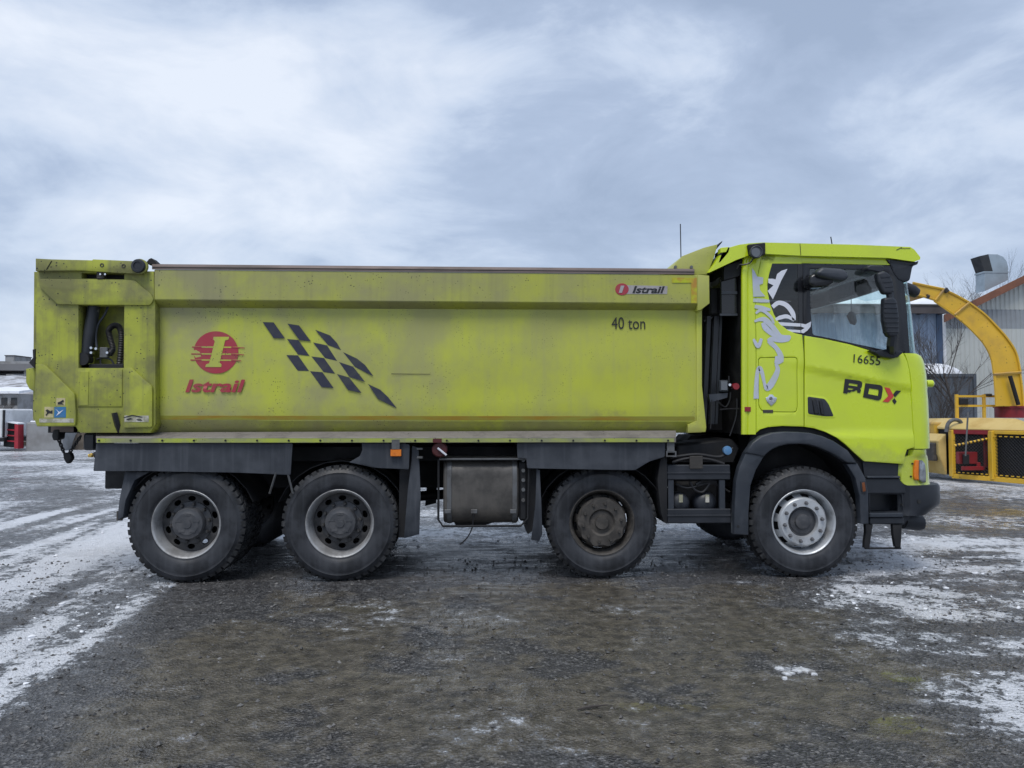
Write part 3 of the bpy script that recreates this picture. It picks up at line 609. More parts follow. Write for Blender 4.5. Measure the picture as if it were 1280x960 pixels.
# mud flaps
def flap(c0, c1, Y0, Y1): return
for px, Y, t in (([(515, 557), (523, 560), (526, 620), (524, 668), (505, 673), (510, 610), (514, 575)], .02, .02), ([(671, 586), (675, 588), (677, 640), (678, 668), (674, 677), (664, 675), (669, 630)], .02, .02),
                 ([(155, 590), (186, 590), (168, 600), (158, 625), (155, 646), (148, 650), (150, 625)], .06, .5)):
    mirror(plate('mud_flap', px, Y, t, 'skirt_rubber', T, bevel=.004, fn=lambda x, z: .02 * math.sin(z * 7), step=.08))
G().pbox(145.5, 639, 152, 651, .05, .03).build('flap_bracket', 'hub_brown', T)
g = G(); g.pprism([(500, 560), (515, 560), (506, 672), (498, 672)], .10, .50); g.build('mud_flap', 'chassis_black', T)
g = G(); g.pprism([(661, 586), (672, 586), (676, 655), (660, 668), (657, 663)], .12, .50); g.build('mud_flap', 'chassis_black', T)
for q in ((521, 560, 528, 562), (521, 570.5, 528, 573)): G().pbox(*q, .0, .06).build('flap_bracket', 'steel_grey', T)
# ---------------- fuel tank
zt0 = [P(600, q, .1).z for q in (574, 655)]; xa, xb = P(549, 600, .08).x, P(661, 600, .08).x
hz = (zt0[0] + zt0[1]) / 2; hh = (zt0[0] - zt0[1]) / 2
sec = rnd([(.06, hz - hh), (.70, hz - hh), (.70, hz + hh), (.06, hz + hh)], .17, 8)
tk = G().loft([[(x, y, z) for y, z in sec] for x in (xa + .04, xb - .10)]).build('fuel_tank', 'tank_alu', T, ang=30, bevel=.012)
sec2 = rnd([(.052, hz - hh - .006), (.71, hz - hh - .006), (.71, hz + hh + .006), (.052, hz + hh + .006)], .175, 8)
for x in (xa + .075, xb - .16): G().loft([[(x + q, y, z) for y, z in sec2] for q in (0, .045)]).build('tank_strap', 'steel_grey', tk, bevel=.003)
for x in (xa + .30, xa + .52): G().loft([[(x + q, y * .998 + .002, z) for y, z in rnd([(.0575, hz - hh - .002), (.70, hz - hh - .002), (.70, hz + hh + .002), (.0575, hz + hh + .002)], .172, 8)] for q in (0, .008)]).build('tank_rib', 'tank_alu', tk)
G().box((xa - .0, .03, zt0[0] - .005), (xb + .01, .74, zt0[0] + .015)).build('tank_shelf', 'steel_grey', tk, bevel=.004)
G().tube([(xa - .005, .05, zt0[0]), (xa - .005, .05, zt0[1] + .05), (xa + .04, .05, zt0[1] - .012), (xb - .08, .05, zt0[1] - .012), (xb - .01, .05, zt0[1] + .06), (xb, .05, zt0[0])], .011, 8).build('tank_frame', 'chassis_black', tk)
G().box((xb - .095, .07, zt0[1] + .03), (xb - .015, .6, zt0[0] - .02)).build('tank_end', 'chassis_black', tk, bevel=.02)
for q in (575, 588, 600, 612, 625): G().cyl((xb - .055, .07, P(655, q, .07).z), .018, -.02, 0, 10).build('tank_fitting', 'steel_grey', tk)
for q in (559.5, 592.5, 641.5): G().pbox(q - 4, 637, q + 4, 642, .035, .03).build('tank_clip', 'steel_grey', tk, bevel=.003)
G().pprism([(565, 649), (640, 648), (625, 651), (604, 657), (570, 657)], .3, .3).build('tank_guard', 'chassis_black', tk)
G().tube(smooth_path([P(592, 643, .05), P(590, 660, .06), P(584, 672, .05), P(575, 681, .05)], 5), .007, 5).build('drain_wire', 'wire_black', T)
mt = mirror(tk)
rr = G().lathe([(.074, .05), (.074, 0), (.062, -.01), (.03, -.012), (.001, -.012)], tuple(P(549.5, 562, .0)), 24).build('strap_reel', 'reel_red', T)
G().pbox(541, 548.3, 552, 553.3, -.05, .01).build('red_tab', 'reel_red', T); G().tube([P(547, 560, -.03), P(558, 569, -.03)], .010, 6).build('reel_handle', 'decal_white', T)
# ---------------- air tanks and frame behind the cab
G().pbox(834, 581, 913, 600, .06, .05).build('tank_carrier_beam', 'plastic_black', T, bevel=.008); G().pbox(834, 590, 913, 592.5, .052, .02).build('beam_rib', 'plastic_black', T, bevel=.003)
G().pbox(834, 636, 914, 654.5, .06, .05).build('tank_carrier_beam', 'plastic_black', T, bevel=.008); G().pbox(834, 643.5, 914, 646, .052, .02).build('beam_rib', 'plastic_black', T, bevel=.003)
for q in (835.5, 899.5): G().pbox(q, 600, q + 6.5, 636, .07, .03).build('carrier_post', 'plastic_grey', T)
for q, r_ in ((851, .105), (884, .118)):
    c = P(q, 630, .1); o = G().lathe([(.001, .0), (r_ * .4, .004), (r_ * .75, .022), (r_ * .94, .05), (r_, .09), (r_, .55), (r_ * .8, .62)], tuple(c), 24).build('air_tank', 'plastic_black', T)
    G().pbox(q - 2, 618.5, q + 2.5, 628, .09, .012).build('tank_label', 'sticker_white', o)
mirror(plate('end_plate', [(826, 571), (834, 571), (834, 655), (830, 653), (826, 640), (822, 600)], .05, .5, 'chassis_black', T, bevel=.004))
g = G(); a0, a1 = P(833, 571, -.02), P(845.5, 564, -.02); th = .012
g.box((a0.x, -.02, a0.z), (a1.x, .3, a0.z + th)); g.box((a0.x, -.02, a1.z - th), (a1.x, .3, a1.z)); g.box((a0.x, -.02, a0.z + th), (a0.x + th, .3, a1.z - th)); g.box((a1.x - th, -.02, a0.z + th), (a1.x, .3, a1.z - th))
g.build('square_tube', 'steel_grey', T); G().pbox(834, 551, 843, 564, -.022, .04).build('tube_bracket', 'steel_grey', T)
G().pbox(862.5, 570, 878.5, 586, .045, .02).build('hose_bracket', 'hub_brown', T, bevel=.003)
for pts, r_ in (([(840, 578), (860, 573), (885, 574), (905, 580)], .018), ([(862, 602), (868, 612), (878, 615), (886, 606), (888, 600)], .014), ([(845, 605), (860, 610), (890, 604), (912, 615)], .012), ([(838, 572), (870, 568), (900, 571), (916, 560)], .016), ([(870, 606), (880, 601), (895, 603)], .02)):
    G().tube(smooth_path([P(a, b, .12) for a, b in pts], 6), r_, 8).build('air_hose', 'wire_black', T)
G().pbox(843, 602, 899, 640, .30, .3).build('gearbox_cover', 'chassis_black', T, bevel=.03)
o = G().lathe([(.04, .03), (.045, 0), (.042, -.02), (.02, -.024), (.001, -.024)], tuple(P(909, 563, .10)), 14).build('filler_cap', 'cap_blue', T)
G().pprism([(846, 556), (915, 548), (926, 560), (918, 580), (846, 580)], .30, .55).build('catwalk_box', 'chassis_black', T, bevel=.02)
# vertical stack behind the cab
G().pbox(883, 350, 924, 540, .75, .9).build('intake_stack', 'chassis_black', T, bevel=.02)
o = G().pbox(901, 345, 922, 393, .18, .6).build('air_intake', 'gloss_black', T, bevel=.01)
G().pbox(902, 364, 921.5, 367.5, .165, .03).build('intake_slat', 'plastic_grey', o); G().pbox(900, 392, 922, 394.5, .165, .03).build('intake_slat', 'plastic_grey', o)
G().pbox(887, 360, 901, 394, .30, .5).build('intake_duct', 'chassis_black', T, bevel=.02)
for q, w_ in ((878, 5), (887, 6), (894, 3)): G().pprism([(q + 6, 395), (q + 6 + w_, 395), (q + w_, 530), (q, 530)], .32, .06).build('stack_bar', 'plastic_black', T)
o = G().pbox(900, 475, 911, 490, .12, .06).build('work_lamp', 'plastic_grey', T, bevel=.012); G().pbox(901.5, 476.5, 909.5, 488, .112, .012).build('lamp_lens', 'lamp_lens', o, bevel=.004)
G().cyl(tuple(P(912, 481, .11)), .014, -.01, .03, 8).build('lamp_bolt', 'chrome', o)
G().cyl(tuple(P(919.5, 483, .12)), .032, -.02, .04, 14).build('marker_lamp', 'lamp_red', T)
G().pprism([(886, 493), (910, 491), (909, 497), (888, 503)], .14, .05).build('lamp_arm', 'plastic_grey', T)
for pts in ([(896, 500), (903, 507), (908, 508), (912, 500), (913, 490)], [(911, 470), (911, 478)], [(900, 512), (912, 511), (924, 511)], [(890, 500), (889, 520), (888, 536)], [(921, 498), (920, 520), (912, 545)]):
    G().tube(smooth_path([P(a, b, .14) for a, b in pts], 5), .007, 5).build('cable', 'wire_black', T)
G().tube([P(851.5, 336, .9), P(850.5, 280, .9)], .006, 5).build('whip_antenna', 'wire_black', T)
# ---------------- tail end: chain, hitch, brass coupling
def chain(path, r, par, n):
    pts = [Vector(p) for p in path]; L_ = [(b - a).length for a, b in zip(pts, pts[1:])]; tot = sum(L_); g = G()
    for k in range(n):
        d = (k + .5) / n * tot; i = 0
        while i < len(L_) - 1 and d > L_[i]: d -= L_[i]; i += 1
        t = (pts[i + 1] - pts[i]).normalized(); c = pts[i] + t * d; s = t.cross(Vector((0, 1, 0)) if k % 2 else Vector((0, 1, 0)).cross(t)).normalized()
        h = tot / n * .62
        g.tube([c - t * h + s * r * 0, c - t * h * .6 + s * r * 1.5, c + t * h * .6 + s * r * 1.5, c + t * h, c + t * h * .6 - s * r * 1.5, c - t * h * .6 - s * r * 1.5, c - t * h], r, 5)
    return g.build('safety_chain', 'wire_black', par)
chain([P(70, 541, .3), P(80, 566, .3)], .008, T, 9); chain([P(101, 545, .3), P(86, 567, .3)], .008, T, 9)
G().pprism([(78, 566), (88, 566), (90, 573), (85, 580), (82, 579), (79, 573)], .28, .06).build('chain_shackle', 'chassis_black', T, bevel=.01)
G().pprism([(66, 537), (74, 537), (73, 549), (66, 551), (64, 545)], .25, .12).build('chain_anchor', 'chassis_black', T, bevel=.01)
G().pbox(103, 541, 119, 563, .25, .4).build('rear_hitch', 'plastic_black', T, bevel=.02)
G().lathe([(.02, .04), (.02, -.02), (.012, -.03), (.001, -.03)], tuple(P(115, 569, .05)), 12).build('brass_coupling', 'brass', T)
G().tube([P(111, 569.5, .05), P(122, 569, .05)], .017, 10).build('coupling_body', 'brass', T); G().tube([P(119, 569.5, .05), P(123, 568, .05)], .035, 10).build('coupling_ring', 'wire_black', T)
G().pbox(60, 530, 118, 541, .35, 1.8).build('rear_cross_beam', 'chassis_black', T)
# ---------------- cab
YC = 0.05
zc0 = lambda px, py: P(px, py, YC).z
def crease_z(x):                  # character line across the door
    xa, za = P(1005, 457, YC).x, P(1005, 457, YC).z; xb, zb_ = P(1138, 484.5, YC).x, P(1138, 484.5, YC).z
    return za + (zb_ - za) * (x - xa) / (xb - xa)
zlow = zc0(1100, 541)
def sst(a, b, t): t = max(0, min(1, (t - a) / (b - a))); return t * t * (3 - 2 * t)
XD0, XD1 = P(1000, 480, YC).x, P(1030, 480, YC).x
def cab_fn(x, z):
    s = z - crease_z(x); k = sst(XD0 - .25, XD1 + .1, x)
    y = 0.0
    if s >= 0: y -= k * 0.020 * math.exp(-s / 0.22)
    else: y -= k * 0.020 * (1 - sst(0, -0.045, s)) if s > -0.045 else 0
    y -= k * 0.018 * sst(zlow + .03, zlow - .05, z)
    return y + 0.012 * sst(2.1, 2.9, z)
arch = [(944, 541), (950, 537), (960, 534), (978, 532.5), (1005, 533.5)]
door_arch = [(1005.8, 533.6), (1018, 535.5), (1032, 540), (1045, 547), (1056, 555.5), (1067, 566), (1079, 576.5)]
quarter = [(1003, 329.5), (966, 329.3), (962, 343), (960, 355), (960.2, 364), (963, 379), (968, 393), (975, 404.5), (985, 412.5), (994, 416.5), (1003, 418.5)]
hatch = rnd([(948, 447), (996.5, 446.5), (997, 510), (995, 515.5), (953, 515), (948.3, 508)], 4, 4)
sidep = plate('cab_side', [(945.5, 541), (945.5, 420), (944.8, 390), (945.6, 365), (948, 345), (951, 330), (953, 317), (1003.6, 317.5)] + quarter[0:] + [(1004.4, 440), (1004.8, 533.4)] + arch[::-1][1:-1], YC, .035, 'cab_paint', T, holes=[hatch[::-1]], bevel=.004, fn=cab_fn, step=.04)
mirror(sidep)
plate('storage_hatch', [(972.3 + (a - 972.3) * .978, 481 + (b - 481) * .984) for a, b in hatch], YC + .001, .03, 'cab_paint', sidep, bevel=.004, fn=cab_fn, step=.04)
G().pbox(940, 440, 1003, 520, YC + .034, .01).build('hatch_frame', 'chassis_black', sidep)
# rear corner post of the cab, rounded
g = G(); rings = []
for py in (318, 325, 340, 365, 390, 430, 480, 520, 543):
    xl = 921 if py > 330 else 921 + (330 - py) * .35; xr2 = {318: 952, 325: 950.8, 340: 947.7, 365: 944.8, 390: 944}.get(py, 944.7)
    rings.append([P(xl + 5.5, py, YC + .10), P(xl + 5.2, py, YC + .045), P(xl + 6.5, py, YC + .02), P(xl + 9, py, YC + .010), P(xl + 12, py, YC + .014), P(xl + 14, py, YC + .026), P(xl + 16.5, py, YC + .010), P(xr2, py, YC + .002 + .012 * sst(2.1, 2.9, P(xr2, py, YC).z)), P(xr2, py, YC + .05)])
g.loft(rings); post = g.build('cab_corner_post', 'cab_paint', T, ang=60); mirror(post)
xc0, xc1 = P(923, 430, .2).x, P(1143, 430, .2).x
G().box((xc0, YC + .06, P(923, 543, YC).z), (xc0 + .06, W - YC - .06, P(923, 322, YC).z)).build('cab_rear_wall', 'chassis_black', T)
door = plate('door', [(1005.8, 419.5), (1030, 423.5), (1062, 430.5), (1090, 439), (1100, 446), (1121, 447), (1128.6, 441), (1133.5, 452), (1136, 464), (1138, 490), (1140, 518), (1142, 559), (1132.5, 562), (1130, 570), (1129, 580)] + door_arch[::-1], YC, .04, 'cab_paint', T, bevel=.004, fn=cab_fn, step=.035,
            label='bright lime green cab door with black and red letters')
mirror(door)
G().pprism([(1004, 425), (1090, 445), (1128, 447), (1138, 500), (1140, 560), (1128, 575), (1083, 574), (1040, 540), (1003, 530)], YC + .046, .02).build('door_inner_panel', 'interior_dark', door)
tf = plate('door_top_frame', [(953, 317), (1003, 317.6), (1112, 322.5), (1122, 331.5), (1003, 329), (966, 328.9), (951, 329)], YC + .012, .04, 'cab_paint', T, bevel=.004); mirror(tf)
# glazing
frame = plate('window_frame', [(1003.8, 329.8), (1112, 332), (1122, 336), (1126.5, 350), (1129.5, 400), (1131.5, 438), (1124, 447), (1101, 447), (1090, 438.5), (1062, 430), (1030, 423), (1004.3, 418.4)], YC + .010, .025, 'gloss_black', T,
              holes=[rnd([(1012, 336), (1100, 337.5), (1111, 341), (1116.5, 360), (1119, 425), (1119, 437.5), (1104, 437), (1066, 429), (1040, 423), (1016, 418.5), (1013.5, 390)], 3, 3)[::-1]], bevel=.002)
fm = mirror(frame)
wg = plate('window_pane', [(1011, 335), (1100, 336.5), (1112, 340), (1118, 360), (1120.5, 425), (1120.5, 438.5), (1104, 438), (1066, 430), (1040, 424), (1015, 419.5), (1012.5, 390)], YC + .022, .004, 'door_glass', frame, bevel=0); mirror(wg, fm)
qg = plate('quarter_window', [(1003.2, 329.8)] + [(a - .6, b) for a, b in quarter[1:]], YC + .012, .004, 'tint_glass', sidep, bevel=0); mirror(qg)
G().pprism([(996.8, 330), (1003.4, 330), (1003.4, 418), (999, 417.5)], YC + .009, .004).build('window_pillar', 'gloss_black', sidep)
# front shell: plan curve from the side round the corner to the middle
def plan(xs, xf_, t, y0=YC, ry=.42, bow=.06):
    th = t * math.pi / 2
    c, s = math.cos(th), math.sin(th); e_ = 2 / 2.5
    return xs + (xf_ - xs) * (s ** e_ if s > 0 else 0), y0 + ry * (1 - (c ** e_ if c > 1e-9 else 0))
def front_ring(py, xs, xfp, n=10, mid=7, y0=YC, bow=.05, t0=0.0):
    a = P(xs, py, y0); xF = P(xfp, py, .33).x; z = a.z; pts = []
    for k in range(n + 1):
        x, y = plan(a.x, xF, t0 + (1 - t0) * k / n, y0); pts.append(Vector((x, y, z)))
    yl = pts[-1].y
    for k in range(1, mid):
        y = yl + (W - 2 * yl) * k / mid; pts.append(Vector((xF + bow * (1 - ((y - W / 2) / (W / 2 - yl)) ** 2), y, z)))
    return pts + [Vector((p.x, W - p.y, p.z)) for p in pts[:n + 1][::-1]]
def shell(name, levels, material, parent, th=.03, y0=YC, bow=.05, half=None, label=None):
    rings = [front_ring(*l, y0=y0, bow=bow) for l in levels]
    if half: rings = [r[half[0]:half[1]] for r in rings]
    outer = rings; inner = []
    for r in rings:
        m = Vector((r[0].x - 1.0, W / 2, 0)); q = []
        for p in r:
            d = Vector((m.x - p.x, m.y - p.y, 0)); q.append(p + d.normalized() * th)
        inner.append(q)
    n = len(rings[0]); g = G(); m_ = len(rings)
    g.loft([o_ + i_[::-1] for o_, i_ in zip(outer, inner)]); return g.build(name, material, parent, ang=40, label=label)
fp = shell('front_panel', [(441.5, 1130, 1142), (444, 1132, 1147), (449, 1134, 1150), (456, 1135.7, 1152), (466, 1138, 1153.5), (484, 1140, 1155), (487.5, 1139.9, 1154.6), (500, 1140.9, 1155.8), (530, 1142.2, 1157), (553, 1143.2, 1157.6), (561, 1143.6, 1157.4)], 'cab_paint', T)
ws = shell('windscreen', [(441.6, 1131.5, 1140), (430, 1131, 1138.5), (400, 1129.5, 1135), (370, 1127.5, 1131), (345, 1124.5, 1127)], 'screen_glass', T, th=.006, y0=YC + .02)
shell('screen_surround', [(347, 1124.5, 1127.5), (336, 1121, 1124), (326, 1116, 1121)], 'gloss_black', T, th=.03, y0=YC + .02)
for hf in ((0, 2), (-2, None)):
    shell('a_pillar', [(441.4, 1131.2, 1140), (400, 1129, 1134.6), (370, 1127, 1130.6), (345, 1124, 1126.6)], 'gloss_black', T, th=.05, y0=YC + .014, half=hf)
xF = P(1150, 500, .33).x
# grille, headlights and bumper
g = G(); g.box((xF - .35, .30, 1.02), (xF + .01, W - .30, P(1150, 561, .3).z)); g.build('grille', 'plastic_black', T, bevel=.02)
for k in range(4): G().box((xF, .42, 1.10 + k * .065), (xF + .045, W - .42, 1.135 + k * .065)).build('grille_slat', 'plastic_black', T, bevel=.006)
hs = shell('headlight_surround', [(562, 1142.5, 1152.5), (569, 1141.5, 1153), (571, 1131, 1157), (575, 1128, 1158.5), (588, 1127, 1159.5), (601, 1126.5, 1160.5), (605, 1130, 1160.5), (607.5, 1136, 1160.5)], 'cab_paint', T, th=.05, y0=YC + .005, half=(0, 9))
plate('headlight_lens', rnd([(1149.3, 575.5), (1154, 575), (1157.5, 580), (1158.8, 592), (1158.5, 604), (1154, 603.5), (1149, 600)], 1.5, 3), YC - .004, .34, 'headlamp', T, bevel=.02)
plate('turn_signal', rnd([(1144.8, 575.5), (1149.6, 575.2), (1149, 588), (1149.2, 601), (1144, 600), (1142.6, 596), (1143, 584)], 1.2, 3), YC - .012, .06, 'lamp_orange', T, bevel=.012)
for q in ((1139.5, 579.5), (1137.5, 595.5)): G().cyl(tuple(P(*q, YC + .02)), .010, -.02, .0, 8).build('surround_bolt', 'decal_black', hs)
shell('headlight_surround', [(562, 1142.5, 1152.5), (571, 1131, 1157), (588, 1127, 1159.5), (605, 1130, 1160.5), (607.5, 1136, 1160.5)], 'cab_paint', T, th=.05, y0=YC + .005, half=(-9, None))
bp = shell('bumper', [(607, 1137, 1170), (610, 1137, 1172), (620, 1137.5, 1172.5), (631, 1138, 1172.3), (634, 1138, 1170), (640, 1138, 1160), (645, 1136, 1152)], 'plastic_black', T, th=.12, y0=.03, bow=.10)
G().cyl(tuple(P(1148.7, 627, .035)), .020, -.008, .03, 12).build('bumper_hole', 'decal_black', bp)
g = G(); c = P(1141, 653, .45); g.tube([c + Vector((-.10, 0, .02)), c + Vector((.06, 0, 0)), c + Vector((.095, 0, 0)), c + Vector((.11, 0, 0))], [.085, .085, .075, .04], 16); g.build('tow_pin_housing', 'plastic_black', T)
# steps under the door
g = plate('step_panel', [(1078, 576), (1131, 580.5), (1129, 600), (1138, 607), (1138, 646), (1130, 656), (1087, 655), (1086, 612), (1080, 592)], YC + .03, .5, 'plastic_black', T, holes=[rnd([(1088, 618), (1127, 618), (1129, 640), (1088, 641)], 2, 2)[::-1]], bevel=.006)
G().pbox(1084, 595, 1125.5, 598, YC - .005, .06).build('step_tread', 'plastic_grey', T, bevel=.006); G().pbox(1082, 598, 1135, 617, YC + .012, .04).build('step_riser', 'plastic_black', T, bevel=.008)
G().pbox(1086, 616, 1131, 642, YC + .22, .02).build('step_well', 'plastic_black', T)
G().pbox(1087, 641.5, 1129.5, 647, YC - .015, .22).build('step_tread', 'plastic_grey', T, bevel=.008); G().pbox(1087.5, 647, 1130, 655, YC + .0, .2).build('step_riser', 'plastic_black', T, bevel=.006)
G().cyl(tuple(P(1127.5, 631, YC + .02)), .010, -.01, .02, 8).build('step_bolt', 'decal_black', T)
hst = plate('hanging_step', [(1082, 655.5), (1091.5, 655.5), (1089.5, 667), (1087, 686), (1080.5, 685), (1081, 676), (1082.5, 666)], .06, .05, 'chassis_black', T, bevel=.005)
plate('step_leg', [(1116, 655.5), (1127.5, 655.5), (1127, 670), (1126, 685), (1119.5, 684), (1117, 670)], .06, .05, 'chassis_black', hst, bevel=.005)
G().pbox(1082, 684.5, 1127, 686.8, .075, .03).build('step_rung', 'chassis_black', hst, bevel=.004)
# fender
out = [(917.5, 668), (918, 640), (920, 602), (924, 585), (932, 566), (941, 553), (952, 545), (965, 541), (982, 539.5), (1000, 540), (1012, 541), (1028, 545), (1042, 551), (1060, 563), (1072, 579), (1082, 597), (1086, 617), (1086.3, 655)]
inn = [(936, 669), (936, 640), (938.5, 607), (945, 588), (955, 571), (960, 566), (966, 561.5), (974, 558), (985, 555.5), (1000, 555), (1012, 556), (1024, 559.5), (1042, 567.5), (1058, 580), (1069, 597), (1074.5, 620), (1076, 655)]
f1 = plate('mudguard', out[:5] + [(957.5, 568.5)] + inn[:5][::-1], -.015, .10, 'plastic_grey', T, bevel=.012)
f2 = plate('fender', [(931, 568)][:0] + out[4:15] + [(1059, 578.5)] + inn[4:13][::-1], -.03, .10, 'plastic_grey', T, bevel=.014, ang=50)
f3 = plate('mudguard', out[14:] + inn[13:][::-1], -.012, .10, 'plastic_grey', T, bevel=.012)
for o in (f1, f2, f3): mirror(o)
G().cyl(tuple(P(922.5, 658, -.015)), .014, -.004, .01, 10).build('mudguard_bolt', 'decal_black', f1)
ol = plate('fender_lamp', rnd([(1076, 602), (1082, 601), (1084, 614), (1083, 617), (1078, 617), (1076.5, 612)], 1, 2), -.022, .03, 'plastic_black', f3, bevel=.003)
plate('fender_reflector', rnd([(1077.5, 603.5), (1081, 602.5), (1082.6, 614), (1078.8, 615)], 1, 2), -.026, .03, 'amber_dark', f3, bevel=.003)
tr = plate('cab_lower_trim', [(941, 541), (950, 534), (962, 530.5), (1006, 530), (1032, 536), (1046, 543), (1058, 552), (1082, 573), (1082, 600), (1074, 600), (1066, 580), (1042, 564), (1012, 552), (985, 551), (968, 556), (950, 562), (934, 566)], YC + .05, .06, 'chassis_black', T, bevel=.004); mirror(tr)
lin = [(a, b) for a, b in inn]
g = G(); q = XZ(lin, .06); g.loft([[(x, y, z) for x, z in q] for y in (.06, .62)], closed=False); o = g.build('wheel_arch_liner', 'chassis_black', T); mirror(o)
G().pbox(925, 540, 1082, 600, .55, .05).build('wheel_arch_back', 'chassis_black', T)
# door and cab fittings
hb = plate('door_handle', rnd([(1009.5, 495.5), (1031, 498.5), (1036, 505), (1042.5, 520.5), (1031, 520.5), (1010, 517.5)], 2.5, 3), YC - .004, .02, 'plastic_black', door, bevel=.004)
for q in ((1015, 499, 1021, 517.5), (1023.5, 500, 1028, 518.5)): G().pprism([(q[0], q[1]), (q[2], q[1] + .8), (q[2] + 3, q[3]), (q[0] + 3, q[3])], YC - .014, .014).build('handle_rib', 'gloss_black', door, bevel=.006)
plate('door_handle_bezel', rnd([(1007.5, 493), (1032, 496.3), (1038, 503.5), (1045, 522.5), (1031, 523), (1008.5, 520)], 3, 3), YC - .0015, .004, 'cab_paint', door, bevel=.001)
def zb8(p): return [(1030 + a / 8, 420 + b / 8) for a, b in p]
YL = YC - .030
def cfn(x, z): return cab_fn(x, z)
def letter(loops, m):
    L_ = [XZ(zb8(l), YC) for l in loops]; me = fill('door_lettering', L_, YC - .006, .003, 0)
    displace(me, cab_fn, .05); return link('door_lettering', me, m, door)
letter([[(208, 428), (350, 447), (374, 458), (380, 478), (376, 508), (360, 527), (368, 540), (360, 570), (328, 562), (333, 548), (318, 541), (296, 556), (276, 552), (256, 566), (238, 562), (226, 577), (190, 570)], [(248, 470), (336, 484), (331, 505), (243, 492)][::-1], [(240, 518), (300, 528), (278, 540), (236, 536)][::-1]], 'decal_black')
letter([[(412, 472), (558, 490), (582, 508), (585, 530), (572, 618), (560, 636), (538, 645), (388, 612)], [(450, 522), (546, 537), (538, 599), (438, 580)][::-1]], 'decal_black')
letter([[(603, 512), (652, 520), (692, 592), (690, 612), (640, 663), (583, 656), (642, 600)]], 'decal_bright_red')
letter([[(690, 582), (718, 545), (768, 548), (706, 614)]], 'decal_black'); letter([[(680, 645), (702, 622), (724, 656), (702, 684)]], 'decal_black')
tx = text('16655', (1066.5, 444.5, 1100, 455), YC - .006, 'decal_black', door, rot=R(-6)); displace(tx.data, cab_fn, .05)
# silver brush lettering on the cab side, running on over the quarter window
def zs(p): return [(900 + a / 4.575, 330 + b / 4.575) for a, b in p]
strokes = [([(207, 770), (208, 690), (214, 620), (226, 596), (240, 620), (254, 680), (268, 712), (290, 690), (318, 640), (330, 600), (318, 570)], [22, 18, 15, 20, 16, 12, 20, 28, 24, 18, 10]),
           ([(318, 572), (338, 545), (345, 520), (322, 480), (292, 452), (275, 440)], [12, 40, 22, 18, 20, 12]), ([(272, 438), (300, 428), (345, 436), (385, 425), (402, 410)], [10, 20, 18, 26, 8]),
           ([(400, 412), (350, 418), (300, 398), (262, 365), (246, 335)], [6, 22, 20, 24, 14]), ([(198, 328), (230, 316), (258, 318), (290, 345), (330, 395), (352, 420)], [8, 14, 22, 22, 18, 12]),
           ([(200, 242), (240, 250), (290, 262)], [14, 18, 10]), ([(192, 206), (240, 208), (285, 212)], [14, 16, 10]), ([(206, 282), (240, 262), (290, 300), (310, 340)], [8, 14, 12, 8]), ([(192, 428), (204, 452), (220, 470), (238, 426)], [8, 14, 16, 12])]
polys = []
for p, w in strokes: polys.append(ribbon(zs(p), [x / 4.575 * 1.4 for x in w], 0))
polys += [[zs([(186, 22), (200, 40), (214, 70), (250, 76), (248, 110), (228, 118), (232, 150), (262, 184), (192, 186)])]]
for i, pl_ in enumerate(polys):
    dc = decal('brush_lettering', pl_, YC - .003 - i * .0006, 'decal_silver', sidep)
    for v in dc.data.vertices: v.co.y += cab_fn(v.co.x, v.co.z)
wp = [zs([(386, 28), (352, 38), (326, 58), (318, 88), (300, 84), (276, 84), (276, 108), (306, 122), (272, 154), (302, 202), (322, 160), (350, 95)])]
wp += ribbon(zs([(300, 246), (335, 222), (380, 236), (415, 280), (424, 322)]), [5, 5.5, 6, 6, 4], 0) + ribbon(zs([(424, 322), (385, 300), (345, 306), (318, 318)]), [3, 5, 5, 3], 0)
wp += [zs([(330, 332), (461, 340), (461, 358), (345, 352)]), zs([(350, 372), (461, 378), (461, 393), (378, 386)])]
decal('brush_lettering', wp[:1], YC + .006, 'decal_white', qg); decal('brush_lettering', wp[1:21], YC + .006, 'decal_white', qg); decal('brush_lettering', wp[21:-2], YC + .006, 'decal_white', qg); decal('brush_lettering', wp[-2:-1], YC + .006, 'decal_white', qg); decal('brush_lettering', wp[-1:], YC + .006, 'decal_white', qg)
decal('brush_lettering', [zs([(464, 340), (490, 345), (522, 328), (518, 358), (500, 380), (478, 396), (464, 393), (464, 378), (484, 366), (464, 358)])], YC + .004, 'decal_white', frame)
plate('badge', rnd([(957, 497), (960, 496), (962, 493), (966, 493), (968, 496), (971.5, 497), (970, 502), (964, 507.5), (958.5, 502)], 1, 2), YC - .008, .012, 'chrome', sidep, bevel=.003)
plate('badge_centre', circ(963.8, 498, 2.2, 14), YC - .012, .008, 'interior_grey', sidep, bevel=.002)
G().pbox(954, 512.3, 966.5, 516, YC - .006, .01).build('hatch_latch', 'hub_brown', sidep, bevel=.002)
G().pbox(931, 508.6, 938.5, 514.5, YC + .004, .012).build('side_reflector', 'lamp_red', post, bevel=.002)
